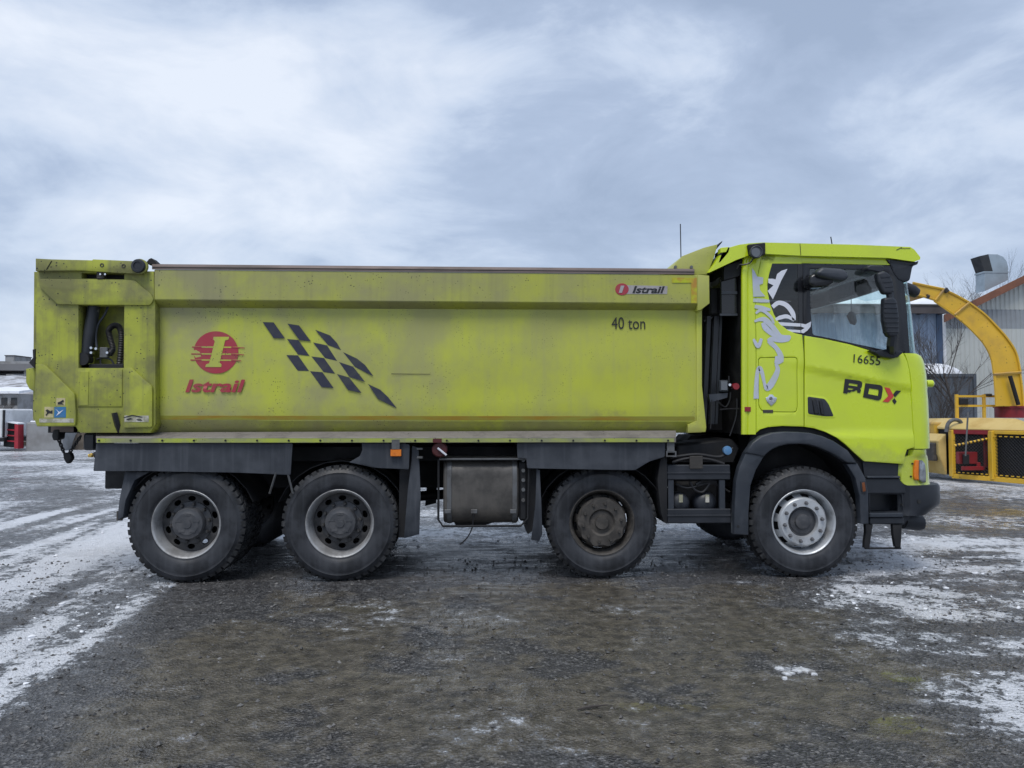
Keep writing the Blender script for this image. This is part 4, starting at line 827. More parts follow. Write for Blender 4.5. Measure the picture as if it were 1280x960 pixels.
# roof
roofp = [(886, 341), (893, 331), (900, 320), (912, 309.5), (924, 306), (937, 304.3), (955, 303.2), (1000, 304.2), (1070, 306), (1138, 308.8), (1143, 312), (1150.5, 321.5), (1150, 324.5), (1143, 327), (1110, 322.3), (1000, 319.5), (955, 317), (938, 318.5), (920, 325), (904, 332.5)]
rf = XZ(roofp, .02)
g = G(); ys = [(.02, 0.0), (.035, .006), (.10, .012), (W / 2, .03), (W - .10, .012), (W - .035, .006), (W - .02, 0)]
g.loft([[(x, y, z + (dz if i < 12 else 0)) for i, (x, z) in enumerate(rf)] for y, dz in ys]); roof = g.build('roof_fairing', 'cab_paint', T, ang=28)
G().tube([P(1000, 304.3, .0185), P(1001, 319, .0185)], .003, 4).build('roof_seam', 'chassis_black', roof)
g = G(); vu = XZ([(1108, 323.4), (1143, 328.3), (1149.5, 325.6), (1148, 330), (1140, 333), (1112, 329)], .04); g.prism(vu, .05, W - .05); g.build('visor_underside', 'gloss_black', T, bevel=.006)
bl = plate('visor_bracket', rnd([(1110, 323.5), (1147, 327), (1141, 334), (1138, 350), (1133, 352.5), (1124, 350), (1117, 341)], 2, 3), .05, .12, 'plastic_black', T, bevel=.015); mirror(bl)
G().pprism([(935, 305.5), (957, 303), (957, 318), (946, 322), (937, 318)], -.02, .06).build('lamp_bracket', 'chassis_black', T, bevel=.008)
wl_ = G().lathe([(.05, .04), (.062, .0), (.062, -.03), (.055, -.035), (.048, -.028), (.001, -.026)], tuple(P(944.5, 315.5, -.03)), 20).build('roof_work_lamp', 'plastic_grey', T)
G().cyl(tuple(P(944.5, 315.5, -.06)), .045, -.002, .004, 20).build('lamp_lens', 'lamp_lens', wl_)
G().pprism([(901, 312), (908, 309), (913, 309), (911, 316), (906, 322), (901, 328), (897, 330), (901, 318)], .02, .2).build('fairing_hinge', 'chassis_black', roof, bevel=.006)
G().pprism([(901, 309.5), (911, 308.5), (908, 315), (901, 316)], .012, .1).build('hinge_cover', 'cab_paint', roof, bevel=.004)
G().tube(smooth_path([P(942, 322, -.0), P(938, 328, .02), P(930, 331, .03), P(924, 331, .05), P(921, 336, .06)], 5), .008, 6).build('lamp_cable', 'wire_black', T)
G().tube([P(1040, 305, .5), P(1038.5, 296, .5)], .006, 5).build('roof_aerial', 'wire_black', roof)
G().pprism([(905, 333), (948, 318.5), (952, 322), (930, 330), (924, 345), (905, 350)], .12, 2.2).build('roof_rear_liner', 'chassis_black', T)
decal('roof_scuff', [[(1120, 312.5), (1127, 308.8), (1128, 309.2), (1121, 313)], [(1126, 310.4), (1138, 310.2), (1138, 310.8), (1126, 311)]], .0165, 'decal_black', roof)
# mirrors
YMR = -.17
def ribs(px_l, px_r, ys, Y, t, par):
    for i, y in enumerate(ys):
        l, r_ = px_l(y), px_r(y); G().pbox(l + 1, y, r_ - .6, y + 1.6, Y - .006, t).build('housing_rib', 'plastic_black', par, bevel=.003)
m1 = plate('main_mirror', rnd([(1105.5, 372), (1117, 370.5), (1122, 375), (1125, 395), (1125.3, 417), (1122, 421.5), (1111.5, 421), (1108, 414), (1105, 398)], 2.5, 3), YMR, .09, 'plastic_black', T, bevel=.025, ang=60)
ribs(lambda y: 1105.5 + max(0, y - 400) * .15, lambda y: 1121 + min(3.5, (y - 372) * .15), (378, 384, 390, 396, 402, 408, 414), YMR, .08, m1)
m2 = plate('wide_mirror', rnd([(1097, 341), (1106, 338), (1112, 341), (1117.5, 352), (1118.5, 364), (1115, 367.5), (1106, 367), (1103, 362), (1098, 352)], 2, 3), YMR, .085, 'plastic_black', T, bevel=.022, ang=60)
for y in (346, 352, 358): G().pprism([(1101 + (y - 346) * .45, y), (1113 + (y - 346) * .35, y - 1.2), (1114 + (y - 346) * .35, y), (1101.5 + (y - 346) * .45, y + 1.2)], YMR - .005, .06).build('housing_rib', 'plastic_black', m2)
G().tube([P(1112, 366, YMR + .045), P(1113, 374, YMR + .045)], .035, 8).build('mirror_joint', 'plastic_black', m1)
G().tube([P(1116, 418, YMR + .045), P(1114, 430, -.1), P(1114, 440, .0)], .045, 8).build('mirror_arm', 'plastic_black', m1)
plate('mirror_foot', rnd([(1088, 437.5), (1096, 438.5), (1110, 436), (1128, 438.5), (1129.5, 441), (1122, 446.5), (1118, 448), (1103, 446), (1097, 443)], 1.5, 3), -.03, .10, 'plastic_black', m1, bevel=.012)
G().pprism([(1084, 333.5), (1088, 331), (1104, 331.5), (1107, 336), (1101, 341), (1084, 337.5)], -.06, .14).build('mirror_top_arm', 'plastic_black', m2, bevel=.012)
for o in (m1, m2): mirror(o)
km = plate('kerb_mirror', rnd([(1021, 340), (1028, 333.5), (1054, 335.5), (1060, 339), (1062.5, 346), (1058, 350.5), (1047, 350), (1024, 345)], 3, 3), -.20, .16, 'plastic_grey', T, bevel=.03, ang=60)
plate('kerb_mirror_base', rnd([(1013, 345), (1022, 340), (1046, 347), (1042, 354), (1032, 358), (1018, 358), (1012.5, 355)], 3, 3), -.14, .18, 'gloss_black', km, bevel=.02, ang=60)
fmr = G(); c0, c1 = P(1129, 357, .30), P(1148, 368, .30)
fmr.tube([c0, c0.lerp(c1, .15), c0.lerp(c1, .55), c0.lerp(c1, .9), c1], [.025, .05, .062, .05, .02], 12); fmr.build('front_mirror', 'plastic_black', T)
fc = P(1152, 479.5, .3); G().tube([fc, fc + Vector((.04, -.01, 0))], .035, 10).build('camera_stub', 'plastic_black', T); G().tube([fc + Vector((.04, -.01, 0)), fc + Vector((.10, -.015, 0)), fc + Vector((.115, -.016, 0))], [.038, .038, .02], 12).build('camera_stub_cap', 'cab_paint', T)
# interior
zf = P(1000, 520, YC).z
G().box((xc0 + .06, .12, zf), (xc1 - .05, W - .12, zf + .04)).build('cab_floor', 'interior_dark', T)
G().box((xc0 + .08, .10, P(1000, 329, YC).z), (xc1 - .16, W - .10, P(1000, 321.5, YC).z)).build('headlining', 'interior_grey', T)
zd = P(1100, 437, YC).z
g = G(); g.loft([[(xc1 - .50, y, zd - .45), (xc1 - .06, y, zd - .45), (xc1 + .0, y, zd - .04), (xc1 - .30, y, zd + .0), (xc1 - .46, y, zd - .08)] for y in (.14, W - .14)]); g.build('dashboard', 'interior_dark', T, bevel=.02)
for y in (.38, W - .92):
    x0 = xc0 + .45; g = G(); g.box((x0, y, zd - .62), (x0 + .5, y + .52, zd - .46)); s = g.build('seat', 'interior_dark', T, bevel=.04)
    g = G(); g.loft([[(x0 - .12, q, zd + .22), (x0 - .02, q, zd + .22), (x0 + .12, q, zd - .48), (x0, q, zd - .48)] for q in (y + .02, y + .50)]); g.build('backrest', 'interior_dark', s, bevel=.04)
    G().box((x0 - .12, y + .14, zd + .24), (x0 - .04, y + .38, zd + .42)).build('headrest', 'interior_dark', s, bevel=.03)
cw = Vector((xc1 - .62, W - .66, zd + .06)); tl = Matrix.Rotation(R(-62), 3, 'Y'); 
g = G(); ring = [cw + tl @ Vector((.21 * math.cos(2 * math.pi * k / 24), .21 * math.sin(2 * math.pi * k / 24), 0)) for k in range(25)]; g.tube(ring, .016, 6); g.tube([cw, cw + tl @ Vector((0, 0, -.3))], .04, 8); g.tube([ring[0], cw, ring[12]], .018, 6); g.build('steering_wheel', 'interior_dark', T)
G().box((xc1 - .30, .85, P(1100, 350, YC).z - .02), (xc1 - .25, 1.45, P(1100, 350, YC).z + .14)).build('sun_visor', 'interior_dark', T, bevel=.02)
G().tube([(xc1 - .22, 1.05, P(1100, 350, YC).z - .02), (xc1 - .22, 1.05, P(1100, 350, YC).z - .19)], .004, 4).build('charm_cord', 'wire_black', T)
G().tube([(xc1 - .22, 1.05, P(1100, 350, YC).z - .18), (xc1 - .22, 1.06, P(1100, 350, YC).z - .22), (xc1 - .21, 1.03, P(1100, 350, YC).z - .30), (xc1 - .21, 1.0, P(1100, 350, YC).z - .33)], [.02, .05, .04, .01], 8).build('hanging_charm', 'interior_dark', T)
# ================================================================== GROUND
def vnoise(x, y, seed):
    xi = np.floor(x).astype(np.int64); yi = np.floor(y).astype(np.int64); fx = x - xi; fy = y - yi
    fx = fx * fx * (3 - 2 * fx); fy = fy * fy * (3 - 2 * fy)
    def h(a, b):
        n = (a * 374761393 + b * 668265263 + seed * 1442695041) & 0x7fffffff
        n = ((n ^ (n >> 13)) * 1274126177) & 0x7fffffff
        return ((n ^ (n >> 16)) & 0xffff) / 65535.0
    return (h(xi, yi) * (1 - fx) + h(xi + 1, yi) * fx) * (1 - fy) + (h(xi, yi + 1) * (1 - fx) + h(xi + 1, yi + 1) * fx) * fy
def fbm(x, y, seed, o=4):
    s = 0; a = .5; t = 0
    for k in range(o): s = s + a * vnoise(x * 2 ** k, y * 2 ** k, seed + k); t += a; a *= .5
    return s / t
def ss(a, b, t): t = np.clip((t - a) / (b - a), 0, 1); return t * t * (3 - 2 * t)
def axis(lo, hi, st, far_lo, far_hi, q=1.13):
    c = list(np.arange(lo, hi, st)); d = st; x_ = hi
    while x_ < far_hi: c.append(x_); d *= q; x_ += d
    c.append(far_hi); d = st; x_ = lo - st
    while x_ > far_lo: c.insert(0, x_); d *= q; x_ -= d
    c.insert(0, far_lo); return np.array(c)
def snow_pot(X, Y):
    left = ss(-2.35, -3.2, X + 0.35 * (fbm(X * .7, Y * .7, 5) - .5) * 2 + .12 * (Y + 1.5))
    streak = fbm(X * 3.4 + .25 * Y, Y * .38, 11, 4)
    sl = .60 + 1.25 * (streak - .5)
    right = ss(2.1, 3.8, X - .12 * Y)
    sr = .475 + .95 * (fbm(X * 1.1, Y * 2.4, 21) - .5)
    back = ss(1.2, 3.4, Y)
    sb = .575 + 1.0 * (fbm(X * .30 + .2 * Y, Y * .75, 31) - .5)
    s = .25 + .22 * (fbm(X * .8, Y * 1.5, 77) - .5)
    s = s + (sr - s) * right
    s = s + (sb - s) * back
    s = s + (sl - s) * left * ss(9, 3, Y)
    s = s + ss(.2, .9, Y) * ss(3.2, 2.2, Y) * .05
    for cx_, cy_, r_, k in ((990, 838, .16, .3), (555, 822, .18, .22), (770, 762, .25, .16), (610, 770, .3, .12), (930, 727, .15, .25), (480, 770, .5, .13), (700, 915, .4, .10), (590, 905, .3, .12)):
        c = PG(cx_, cy_); s = s + k * np.exp(-(((X - c.x) / r_) ** 2 + ((Y - c.y) / (r_ * .9)) ** 2))
    return s
def mud_pot(X, Y):
    m = .75 * ss(-3.0, -1.4, X) * ss(3.4, 2.2, X) * ss(.4, -.5, Y) * ss(-4.6, -3.2, Y)
    return m * (0.35 + 1.0 * fbm(X * .55 + 3, Y * 1.6, 41))
def puddle_pot(X, Y):
    s = 0
    for a, b, rx, ry in ((1132, 848, .16, .22), (1110, 905, .22, .16), (1215, 656, 1.3, .6), (1262, 640, 1.6, .8), (430, 760, .5, .14), (850, 880, .4, .1), (1185, 612, 1.6, .9)):
        c = PG(a, b); s = s + np.exp(-(((X - c.x) / rx) ** 2 + ((Y - c.y) / ry) ** 2))
    return s
def height(X, Y):
    z = .030 * (fbm(X * .9, Y * .9, 3) - .5) + .018 * (fbm(X * 4, Y * 4, 8) - .5) + .012 * (fbm(X * 14, Y * 14, 9, 3) - .5)
    rut = ss(-2.9, -3.5, X) * (.05 * (fbm(X * 2.6 + .25 * Y, Y * .3, 13) - .5))
    return z + rut - .012 * np.clip(puddle_pot(X, Y), 0, 1) - .004
gx = axis(-7.0, 7.0, .034, -1500, 1500); gy = axis(-4.7, 2.6, .034, -60, 2500)
GX, GY = np.meshgrid(gx, gy); nx, ny = len(gx), len(gy)
fade = 1 - ss(25, 60, np.hypot(GX, GY))
GZ = height(GX, GY) * fade
me = bpy.data.meshes.new('ground')
idx = np.arange(nx * ny).reshape(ny, nx)
quads = np.stack([idx[:-1, :-1], idx[:-1, 1:], idx[1:, 1:], idx[1:, :-1]], -1).reshape(-1, 4)
me.vertices.add(nx * ny); me.vertices.foreach_set('co', np.stack([GX, GY, GZ], -1).astype(np.float32).ravel())
me.loops.add(quads.size); me.loops.foreach_set('vertex_index', quads.ravel().astype(np.int32))
me.polygons.add(len(quads)); me.polygons.foreach_set('loop_start', np.arange(0, quads.size, 4, dtype=np.int32)); me.polygons.foreach_set('loop_total', np.full(len(quads), 4, dtype=np.int32))
me.update(); me.validate()
for nm, fn_ in (('snow_cover', snow_pot), ('mud_cover', mud_pot), ('puddle', puddle_pot)):
    at = me.attributes.new(nm, 'FLOAT', 'POINT'); at.data.foreach_set('value', np.asarray(fn_(GX, GY), dtype=np.float32).ravel())
for p in me.polygons: p.use_smooth = True
gm = bpy.data.materials.new('slushy_gravel'); gm.use_nodes = True; MATS['slushy_gravel'] = gm
nt = gm.node_tree; N = nt.nodes; L = nt.links.new; b = N['Principled BSDF']
geo = N.new('ShaderNodeNewGeometry')
def noise(sc, det=6, ro=.6, vec=None):
    n = N.new('ShaderNodeTexNoise'); n.inputs['Scale'].default_value = sc; n.inputs['Detail'].default_value = det; n.inputs['Roughness'].default_value = ro; L(vec or geo.outputs['Position'], n.inputs['Vector']); return n.outputs['Fac']
def mth(op, a, c=None, d=None):
    n = N.new('ShaderNodeMath'); n.operation = op
    for i, v in enumerate((a, c, d)):
        if v is None: continue
        if isinstance(v, (int, float)): n.inputs[i].default_value = v
        else: L(v, n.inputs[i])
    return n.outputs[0]
def mr(src, lo, hi, a=0, c=1):
    k = N.new('ShaderNodeMapRange'); k.interpolation_type = 'SMOOTHSTEP'
    for i, v in enumerate((lo, hi, a, c)): k.inputs[i + 1].default_value = v
    L(src, k.inputs[0]); return k.outputs[0]
def mixc(f, a, c):
    k = N.new('ShaderNodeMix'); k.data_type = 'RGBA'
    if isinstance(f, (int, float)): k.inputs['Factor'].default_value = f
    else: L(f, k.inputs['Factor'])
    for s, v in (('A', a), ('B', c)):
        if isinstance(v, tuple): k.inputs[s].default_value = (*v, 1)
        else: L(v, k.inputs[s])
    return k.outputs['Result']
def attr(n): a = N.new('ShaderNodeAttribute'); a.attribute_name = n; return a.outputs['Fac']
vz = N.new('ShaderNodeTexVoronoi'); vz.inputs['Scale'].default_value = 60; L(geo.outputs['Position'], vz.inputs['Vector'])
sc_ = N.new('ShaderNodeSeparateColor'); L(vz.outputs['Color'], sc_.inputs[0])
nA, nB, nC, nD = noise(1.3, 7), noise(9, 7, .65), noise(45, 5, .7), noise(3.2, 6, .62)
grav = mixc(mr(mth('ADD', mth('MULTIPLY', nB, .6), mth('MULTIPLY', nC, .4)), .38, .64), (.014, .014, .016), (.074, .072, .073))
vz2 = N.new('ShaderNodeTexVoronoi'); vz2.inputs['Scale'].default_value = 120; L(geo.outputs['Position'], vz2.inputs['Vector'])
sc2 = N.new('ShaderNodeSeparateColor'); L(vz2.outputs['Color'], sc2.inputs[0])
grav = mixc(mth('MULTIPLY', mr(sc2.outputs[0], .55, 1.0), .45), grav, (.15, .148, .15))
grav = mixc(mth('MULTIPLY', mr(sc2.outputs[1], .6, 1.0), .6), grav, (.016, .016, .017))
grav = mixc(mth('MULTIPLY', mr(sc_.outputs[0], .78, .95), .6), grav, (.23, .225, .22))
grav = mixc(mth('MULTIPLY', mr(nA, .44, .66), .35), grav, (.105, .100, .095))
mud = mr(mth('ADD', attr('mud_cover'), mth('ADD', mth('MULTIPLY', mth('SUBTRACT', nA, .5), 2.0), mth('ADD', mth('MULTIPLY', mth('SUBTRACT', nD, .5), .7), mth('MULTIPLY', mth('SUBTRACT', nB, .5), .4)))), .40, .64)
mudc = mixc(mr(nB, .35, .68), (.050, .044, .034), (.150, .131, .098))
mp_ = N.new('ShaderNodeMapping'); mp_.inputs['Scale'].default_value = (.7, 5.5, 1); mp_.inputs['Rotation'].default_value = (0, 0, .12); L(geo.outputs['Position'], mp_.inputs['Vector'])
smear = noise(1.6, 7, .62, mp_.outputs[0])
mudc = mixc(mth('MULTIPLY', mr(smear, .52, .72), .6), mudc, (.19, .17, .132))
mudc = mixc(mth('MULTIPLY', mr(sc2.outputs[0], .5, 1.0), .35), mudc, (.045, .042, .038))
col = mixc(mth('MULTIPLY', mud, .80), grav, mudc)
pud = mr(mth('ADD', attr('puddle'), mth('ADD', mth('MULTIPLY', mth('SUBTRACT', nD, .5), 2.2), mth('MULTIPLY', mth('SUBTRACT', nB, .5), 1.2))), .50, .72)
col = mixc(mth('MULTIPLY', pud, .50), col, (.085, .078, .052))
sn = mth('ADD', attr('snow_cover'), mth('ADD', mth('MULTIPLY', mth('SUBTRACT', nD, .5), .60), mth('ADD', mth('MULTIPLY', mth('SUBTRACT', nB, .5), .85), mth('MULTIPLY', mth('SUBTRACT', nC, .5), .65))))
thin = mr(sn, .33, .48); full = mr(sn, .45, .52)
col = mixc(mth('MULTIPLY', thin, .36), col, (.27, .28, .30))
nE = noise(18, 6, .72)
full = mth('MULTIPLY', full, mr(mth('ADD', nE, mth('MULTIPLY', mth('SUBTRACT', sn, .5), .9)), .40, .50))
col = mixc(mth('MULTIPLY', full, .92), col, mixc(mr(sn, .50, .68), (.40, .42, .45), (.70, .72, .76)))
L(col, b.inputs['Base Color'])
ro = mth('SUBTRACT', mr(noise(.9, 6, .6), .36, .58, .16, .55), mth('MULTIPLY', mud, .10))
film = mth('MULTIPLY', mr(mth('ADD', smear, mth('MULTIPLY', mth('SUBTRACT', nA, .5), .5)), .47, .60), mr(attr('snow_cover'), .60, .40))
rr_ = mth('MULTIPLY', ro, mth('SUBTRACT', 1.0, mth('MAXIMUM', mth('MULTIPLY', pud, .8), mth('MULTIPLY', film, .62))))
L(mth('SUBTRACT', rr_, mth('MULTIPLY', thin, .08)), b.inputs['Roughness'])
hb_ = mth('ADD', mth('MULTIPLY', nC, .5), mth('ADD', mth('MULTIPLY', nB, .8), mth('MULTIPLY', vz.outputs['Distance'], .5)))
hb_ = mth('ADD', hb_, mth('MULTIPLY', full, .55))
bu = N.new('ShaderNodeBump'); bu.inputs['Distance'].default_value = .03; L(mth('SUBTRACT', .95, mth('ADD', mth('MULTIPLY', pud, .5), mth('ADD', mth('MULTIPLY', mud, .15), mth('MULTIPLY', film, .30)))), bu.inputs['Strength']); L(hb_, bu.inputs['Height']); L(bu.outputs[0], b.inputs['Normal'])
me.materials.append(gm)
go = bpy.data.objects.new('ground', me); COL.objects.link(go); go['kind'] = 'structure'; go['label'] = 'wet dark gravel yard with slush, mud and streaks of snow'
# loose stones and lumps of snow
rg = np.random.default_rng(5)
def scatter(name, n, region, size, material, label, cat, flat, accept=None, seed=1):
    V = []; Fc = []; base = np.array([(1, 0, 0), (-1, 0, 0), (0, 1, 0), (0, -1, 0), (0, 0, 1), (0, 0, -1)], float)
    fo = [(0, 2, 4), (2, 1, 4), (1, 3, 4), (3, 0, 4), (2, 0, 5), (1, 2, 5), (3, 1, 5), (0, 3, 5)]
    if accept is not None:                      # rounder lumps
        t = (1 + 5 ** .5) / 2
        base = np.array([(-1, t, 0), (1, t, 0), (-1, -t, 0), (1, -t, 0), (0, -1, t), (0, 1, t), (0, -1, -t), (0, 1, -t), (t, 0, -1), (t, 0, 1), (-t, 0, -1), (-t, 0, 1)], float) / 1.9
        fo = [(0, 11, 5), (0, 5, 1), (0, 1, 7), (0, 7, 10), (0, 10, 11), (1, 5, 9), (5, 11, 4), (11, 10, 2), (10, 7, 6), (7, 1, 8), (3, 9, 4), (3, 4, 2), (3, 2, 6), (3, 6, 8), (3, 8, 9), (4, 9, 5), (2, 4, 11), (6, 2, 10), (8, 6, 7), (9, 8, 1)]
    k = 0; made = 0
    while made < n:
        x = rg.uniform(region[0], region[1]); y = rg.uniform(region[2], region[3])
        if accept is not None and not accept(x, y): 
            k += 1
            if k > n * 40: break
            continue
        s = size[0] + (size[1] - size[0]) * rg.random() ** 4; a = rg.uniform(0, 6.28); c, d = math.cos(a), math.sin(a)
        p = base * (s * rg.uniform(.6, 1.2, 3)) * (1, 1, flat) + rg.normal(0, s * .14, base.shape)
        p = np.stack([p[:, 0] * c - p[:, 1] * d + x, p[:, 0] * d + p[:, 1] * c + y, p[:, 2]], -1)
        p[:, 2] += float(height(np.array(x), np.array(y))) + s * flat * .35
        o_ = len(V); V.extend(map(tuple, p)); Fc.extend(tuple(i + o_ for i in f) for f in fo); made += 1
    me = bpy.data.meshes.new(name); me.from_pydata(V, [], Fc); finish(me, accept is not None, 60)
    return tag(link(name, me, material), label, cat, kind='stuff')
scatter('loose_gravel', 11000, (-5.5, 5.5, -4.4, 1.2), (.003, .019), 'stone', 'loose dark stones scattered over the wet yard', 'gravel', .7)
def on_snow(x, y): return float(snow_pot(np.array(x), np.array(y))) > .40
scatter('snow_crumbs', 900, (-6.5, 6, -4.2, 3.5), (.006, .030), 'snow', 'small white crumbs of snow lying in the slush', 'snow', .55, on_snow)
for k, (a, b_, r_) in enumerate(((1003, 838, .058), (985, 842, .036), (975, 836, .026), (1018, 843, .02), (981, 848, .018))):
    c = PG(a, b_); g = G(); n = 14
    rad = [r_ * (1 + .28 * math.sin(3 * j + k) + .15 * math.sin(5 * j + 2 * k)) for j in range(n)]
    g.loft([[(c.x + rad[j] * s * math.cos(2 * math.pi * j / n), c.y + rad[j] * s * .8 * math.sin(2 * math.pi * j / n), z + .004) for j in range(n)] for s, z in ((1, -.01), (.93, .002), (.6, .006), (.3, .006))])
    tag(g.build('ice_chunk', 'old_ice', ang=40), ['largest white lump of ice on the muddy ground before the front wheel', 'second largest white ice lump, left of the largest one', 'leftmost small ice lump of the cluster on the mud', 'rightmost small ice crumb of the cluster on the mud', 'smallest ice crumb nearest the camera in the cluster'][k], 'ice', 'lumps of ice on the mud')
tag(G().tube([PG(722, 887, .012), PG(732, 884, .016), PG(745, 882.5, .013), PG(760, 881, .010)], [.005, .008, .007, .003], 6).build('twig', 'bark'), 'thin dark twig lying on the mud in the foreground', 'twig')
# ================================================================== SNOW BLOWER
A, B, C = PG(1191, 601), PG(1242, 605), PG(1306, 611)
base = thing('snow_blower', 'yellow snow blower machine with tall curved chute and mesh sided engine bay', 'snow blower', (B.x, B.y + 1.0, 0))
def seg(p, q, z0, z1, w, d): # upright bar slab between two plan points
    t = (q - p); t.z = 0; t.normalize(); n_ = Vector((-t.y, t.x, 0)); g = G()
    return g.loft([[p + n_ * s + Vector((0, 0, z - p.z)) for s, z in ((-w / 2, z0), (w / 2, z0), (w / 2, z1), (-w / 2, z1))], [q + n_ * s + Vector((0, 0, z - q.z)) for s, z in ((-w / 2, z0), (w / 2, z0), (w / 2, z1), (-w / 2, z1))]])
zt_ = P(1242, 538, B.y).z
seg(A, B, .06, .17, .10, 0).build('bottom_beam', 'yellow_paint', base, bevel=.01); seg(B, C, .06, .17, .10, 0).build('bottom_beam', 'yellow_paint', base, bevel=.01)
seg(A, B, zt_ - .10, zt_, .08, 0).build('top_beam', 'blower_red', base, bevel=.01); seg(B, C, zt_ - .08, zt_, .08, 0).build('top_beam', 'yellow_paint', base, bevel=.01)
for p, w_ in ((A, .09), (B, .14), (C, .10)): G().box((p.x - w_ / 2, p.y - .075, .10), (p.x + w_ / 2, p.y + .075, zt_ - .004)).build('corner_post', 'yellow_paint', base, bevel=.015)
dk = [A + Vector((-.02, -.05, 0)), B + Vector((0, -.08, 0)), C + Vector((.1, -.08, 0)), C + Vector((.1, 2.2, 0)), A + Vector((.1, 2.2, 0))]
g = G(); hts = [(zt_ + .10, zt_ + .27, zt_ + .30, zt_ + .30, zt_ + .25)]
g.loft([[Vector((p.x, p.y, zt_ + .002)) for p in dk], [Vector((p.x, p.y, zt_ + (.04, .03, .03, .1, .12)[i])) for i, p in enumerate(dk)], [Vector((p.x + (.22, 0, 0, 0, .2)[i], p.y + (.55, 1.0, 1.0, -.1, -.1)[i], zt_ + (.20, .27, .27, .28, .25)[i])) for i, p in enumerate(dk)]]); g.build('deck', 'blower_cream', base, bevel=.012)
g = G(); hp = [A + Vector((.05, .35, 0)), B + Vector((0, .40, 0)), C + Vector((0, .40, 0)), C + Vector((0, 2.1, 0)), A + Vector((.05, 2.1, 0))]
g.loft([[Vector((p.x, p.y, .12)) for p in hp], [Vector((p.x, p.y, zt_)) for p in hp]]); g.build('engine_housing', 'chassis_black', base)
def wires(p, q, name):
    g = G(); d = (q - p); d.z = 0; Lh = d.length; d.normalize(); H0, H1 = .18, zt_ - .10; H = H1 - H0; st = .075; off = Vector((-d.y, d.x, 0)) * .012
    k = -H
    while k < Lh:
        for sgn in (1, -1):
            a = max(0, k); b_ = min(Lh, k + H); z0 = a - k; z1 = b_ - k
            if b_ - a < .03: continue
            if sgn < 0: z0, z1 = H - z0, H - z1
            pa = p + d * a; pb = p + d * b_; pa.z = H0 + z0; pb.z = H0 + z1
            g.tube([pa + off * sgn, pb + off * sgn], .005, 3, cap=False)
        k += st
    o = g.build(name, 'wire_black', base, False); o['kind'] = 'stuff'; return o
wires(A, B, 'wire_mesh'); wires(B, C, 'wire_mesh')
for i, (p, q) in enumerate(((A, B), (B, C))):   # black and yellow edging of the mesh doors
    d = (q - p); nrm = Vector((d.y, -d.x, 0)).normalized() * .055; n = 16
    for z in (.20, zt_ - .14):
        if i == 0 and z > 1: continue
        for k in range(n):
            if k % 2: continue
            seg(p.lerp(q, .06 + .9 * k / n) + nrm, p.lerp(q, .06 + .9 * (k + 1) / n) + nrm, z, z + .022, .012, 0).build('edge_mark', 'yellow_paint', base, False)
def inb(x0, y0, x1, y1, m, nm, t=.12, d=.24):
    Yd = B.y + d; return G().pbox(x0, y0, x1, y1, Yd, t).build(nm, m, base, bevel=.01)
inb(1199, 565, 1222, 580, 'blower_red', 'fan_housing'); inb(1203, 583, 1240, 588, 'blower_red', 'red_frame', .06, .18); inb(1231, 540, 1234, 588, 'blower_red', 'red_post', .05, .18); inb(1222, 578, 1226, 588, 'blower_red', 'red_post', .05, .2)
inb(1205, 568, 1212, 580, 'wire_black', 'fan_hub', .06, .16)
inb(1247, 580, 1290, 585.5, 'yellow_worn', 'inner_beam', .06, .2); inb(1262, 545, 1284, 560, 'plastic_black', 'engine_block', .1, .25)
g = G(); pa, pb = P(1193, 557, B.y + .1), P(1239, 547.5, B.y + .1); g.tube([pa, pb], .028, 4); hzb = g.build('hazard_bar', 'yellow_paint', base)
for k in range(9): G().tube([pa.lerp(pb, .05 + k * .105) + Vector((0, -.012, 0)), pa.lerp(pb, .09 + k * .105) + Vector((0, -.012, 0))], .029, 4).build('hazard_band', 'wire_black', hzb)
G().tube([P(1207, 570, B.y - .05), P(1210, 515, B.y - .05)], .018, 6).build('marker_stick', 'steel_grey', base)
# nose, side box, hoses
nz_ = P(1195, 553, A.y).z
g = G(); xs0, xs1 = P(1166, 570, A.y + .3).x, A.x - .04
g.loft([[(xs0 + .06, y, .62), (xs0 + .2, y, .22), (xs1, y, .12), (xs1, y, zt_ - .1), (xs1 - .2, y, nz_ + .02), (xs0 + .06, y, nz_)] for y in (A.y + .15, A.y + 1.6)]); g.build('intake_nose', 'blower_cream', base, bevel=.07, seg=3)
G().box((xs0 - .02, A.y + .25, .45), (xs0 + .10, A.y + 1.5, nz_ - .02)).build('nose_plate', 'hub_brown', base, bevel=.02)
G().pbox(1169, 528, 1186, 553, A.y + .6, .7).build('side_box', 'yellow_worn', base, bevel=.03)
G().tube(smooth_path([P(1183, 540, A.y), P(1185, 530, A.y), P(1191, 525, A.y), P(1199, 526, A.y), P(1203, 532, A.y)], 5), .045, 10).build('exhaust_elbow', 'steel_grey', base)
# railing
Yr = B.y + 1.2
for q in (1195.5, 1229.5): G().pbox(q, 493, q + 2.6, 528, Yr, .05).build('rail_post', 'yellow_paint', base)
for q in (494, 506): G().pbox(1195, q, 1246, q + 2.6, Yr - .004, .045).build('hand_rail', 'yellow_paint', base)
G().pbox(1200, 498, 1211, 506, Yr - .05, .15).build('rail_lamp', 'chassis_black', base, bevel=.02); G().pbox(1233, 492, 1241, 495.5, Yr - .03, .12).build('rail_clamp', 'hub_brown', base, bevel=.02)
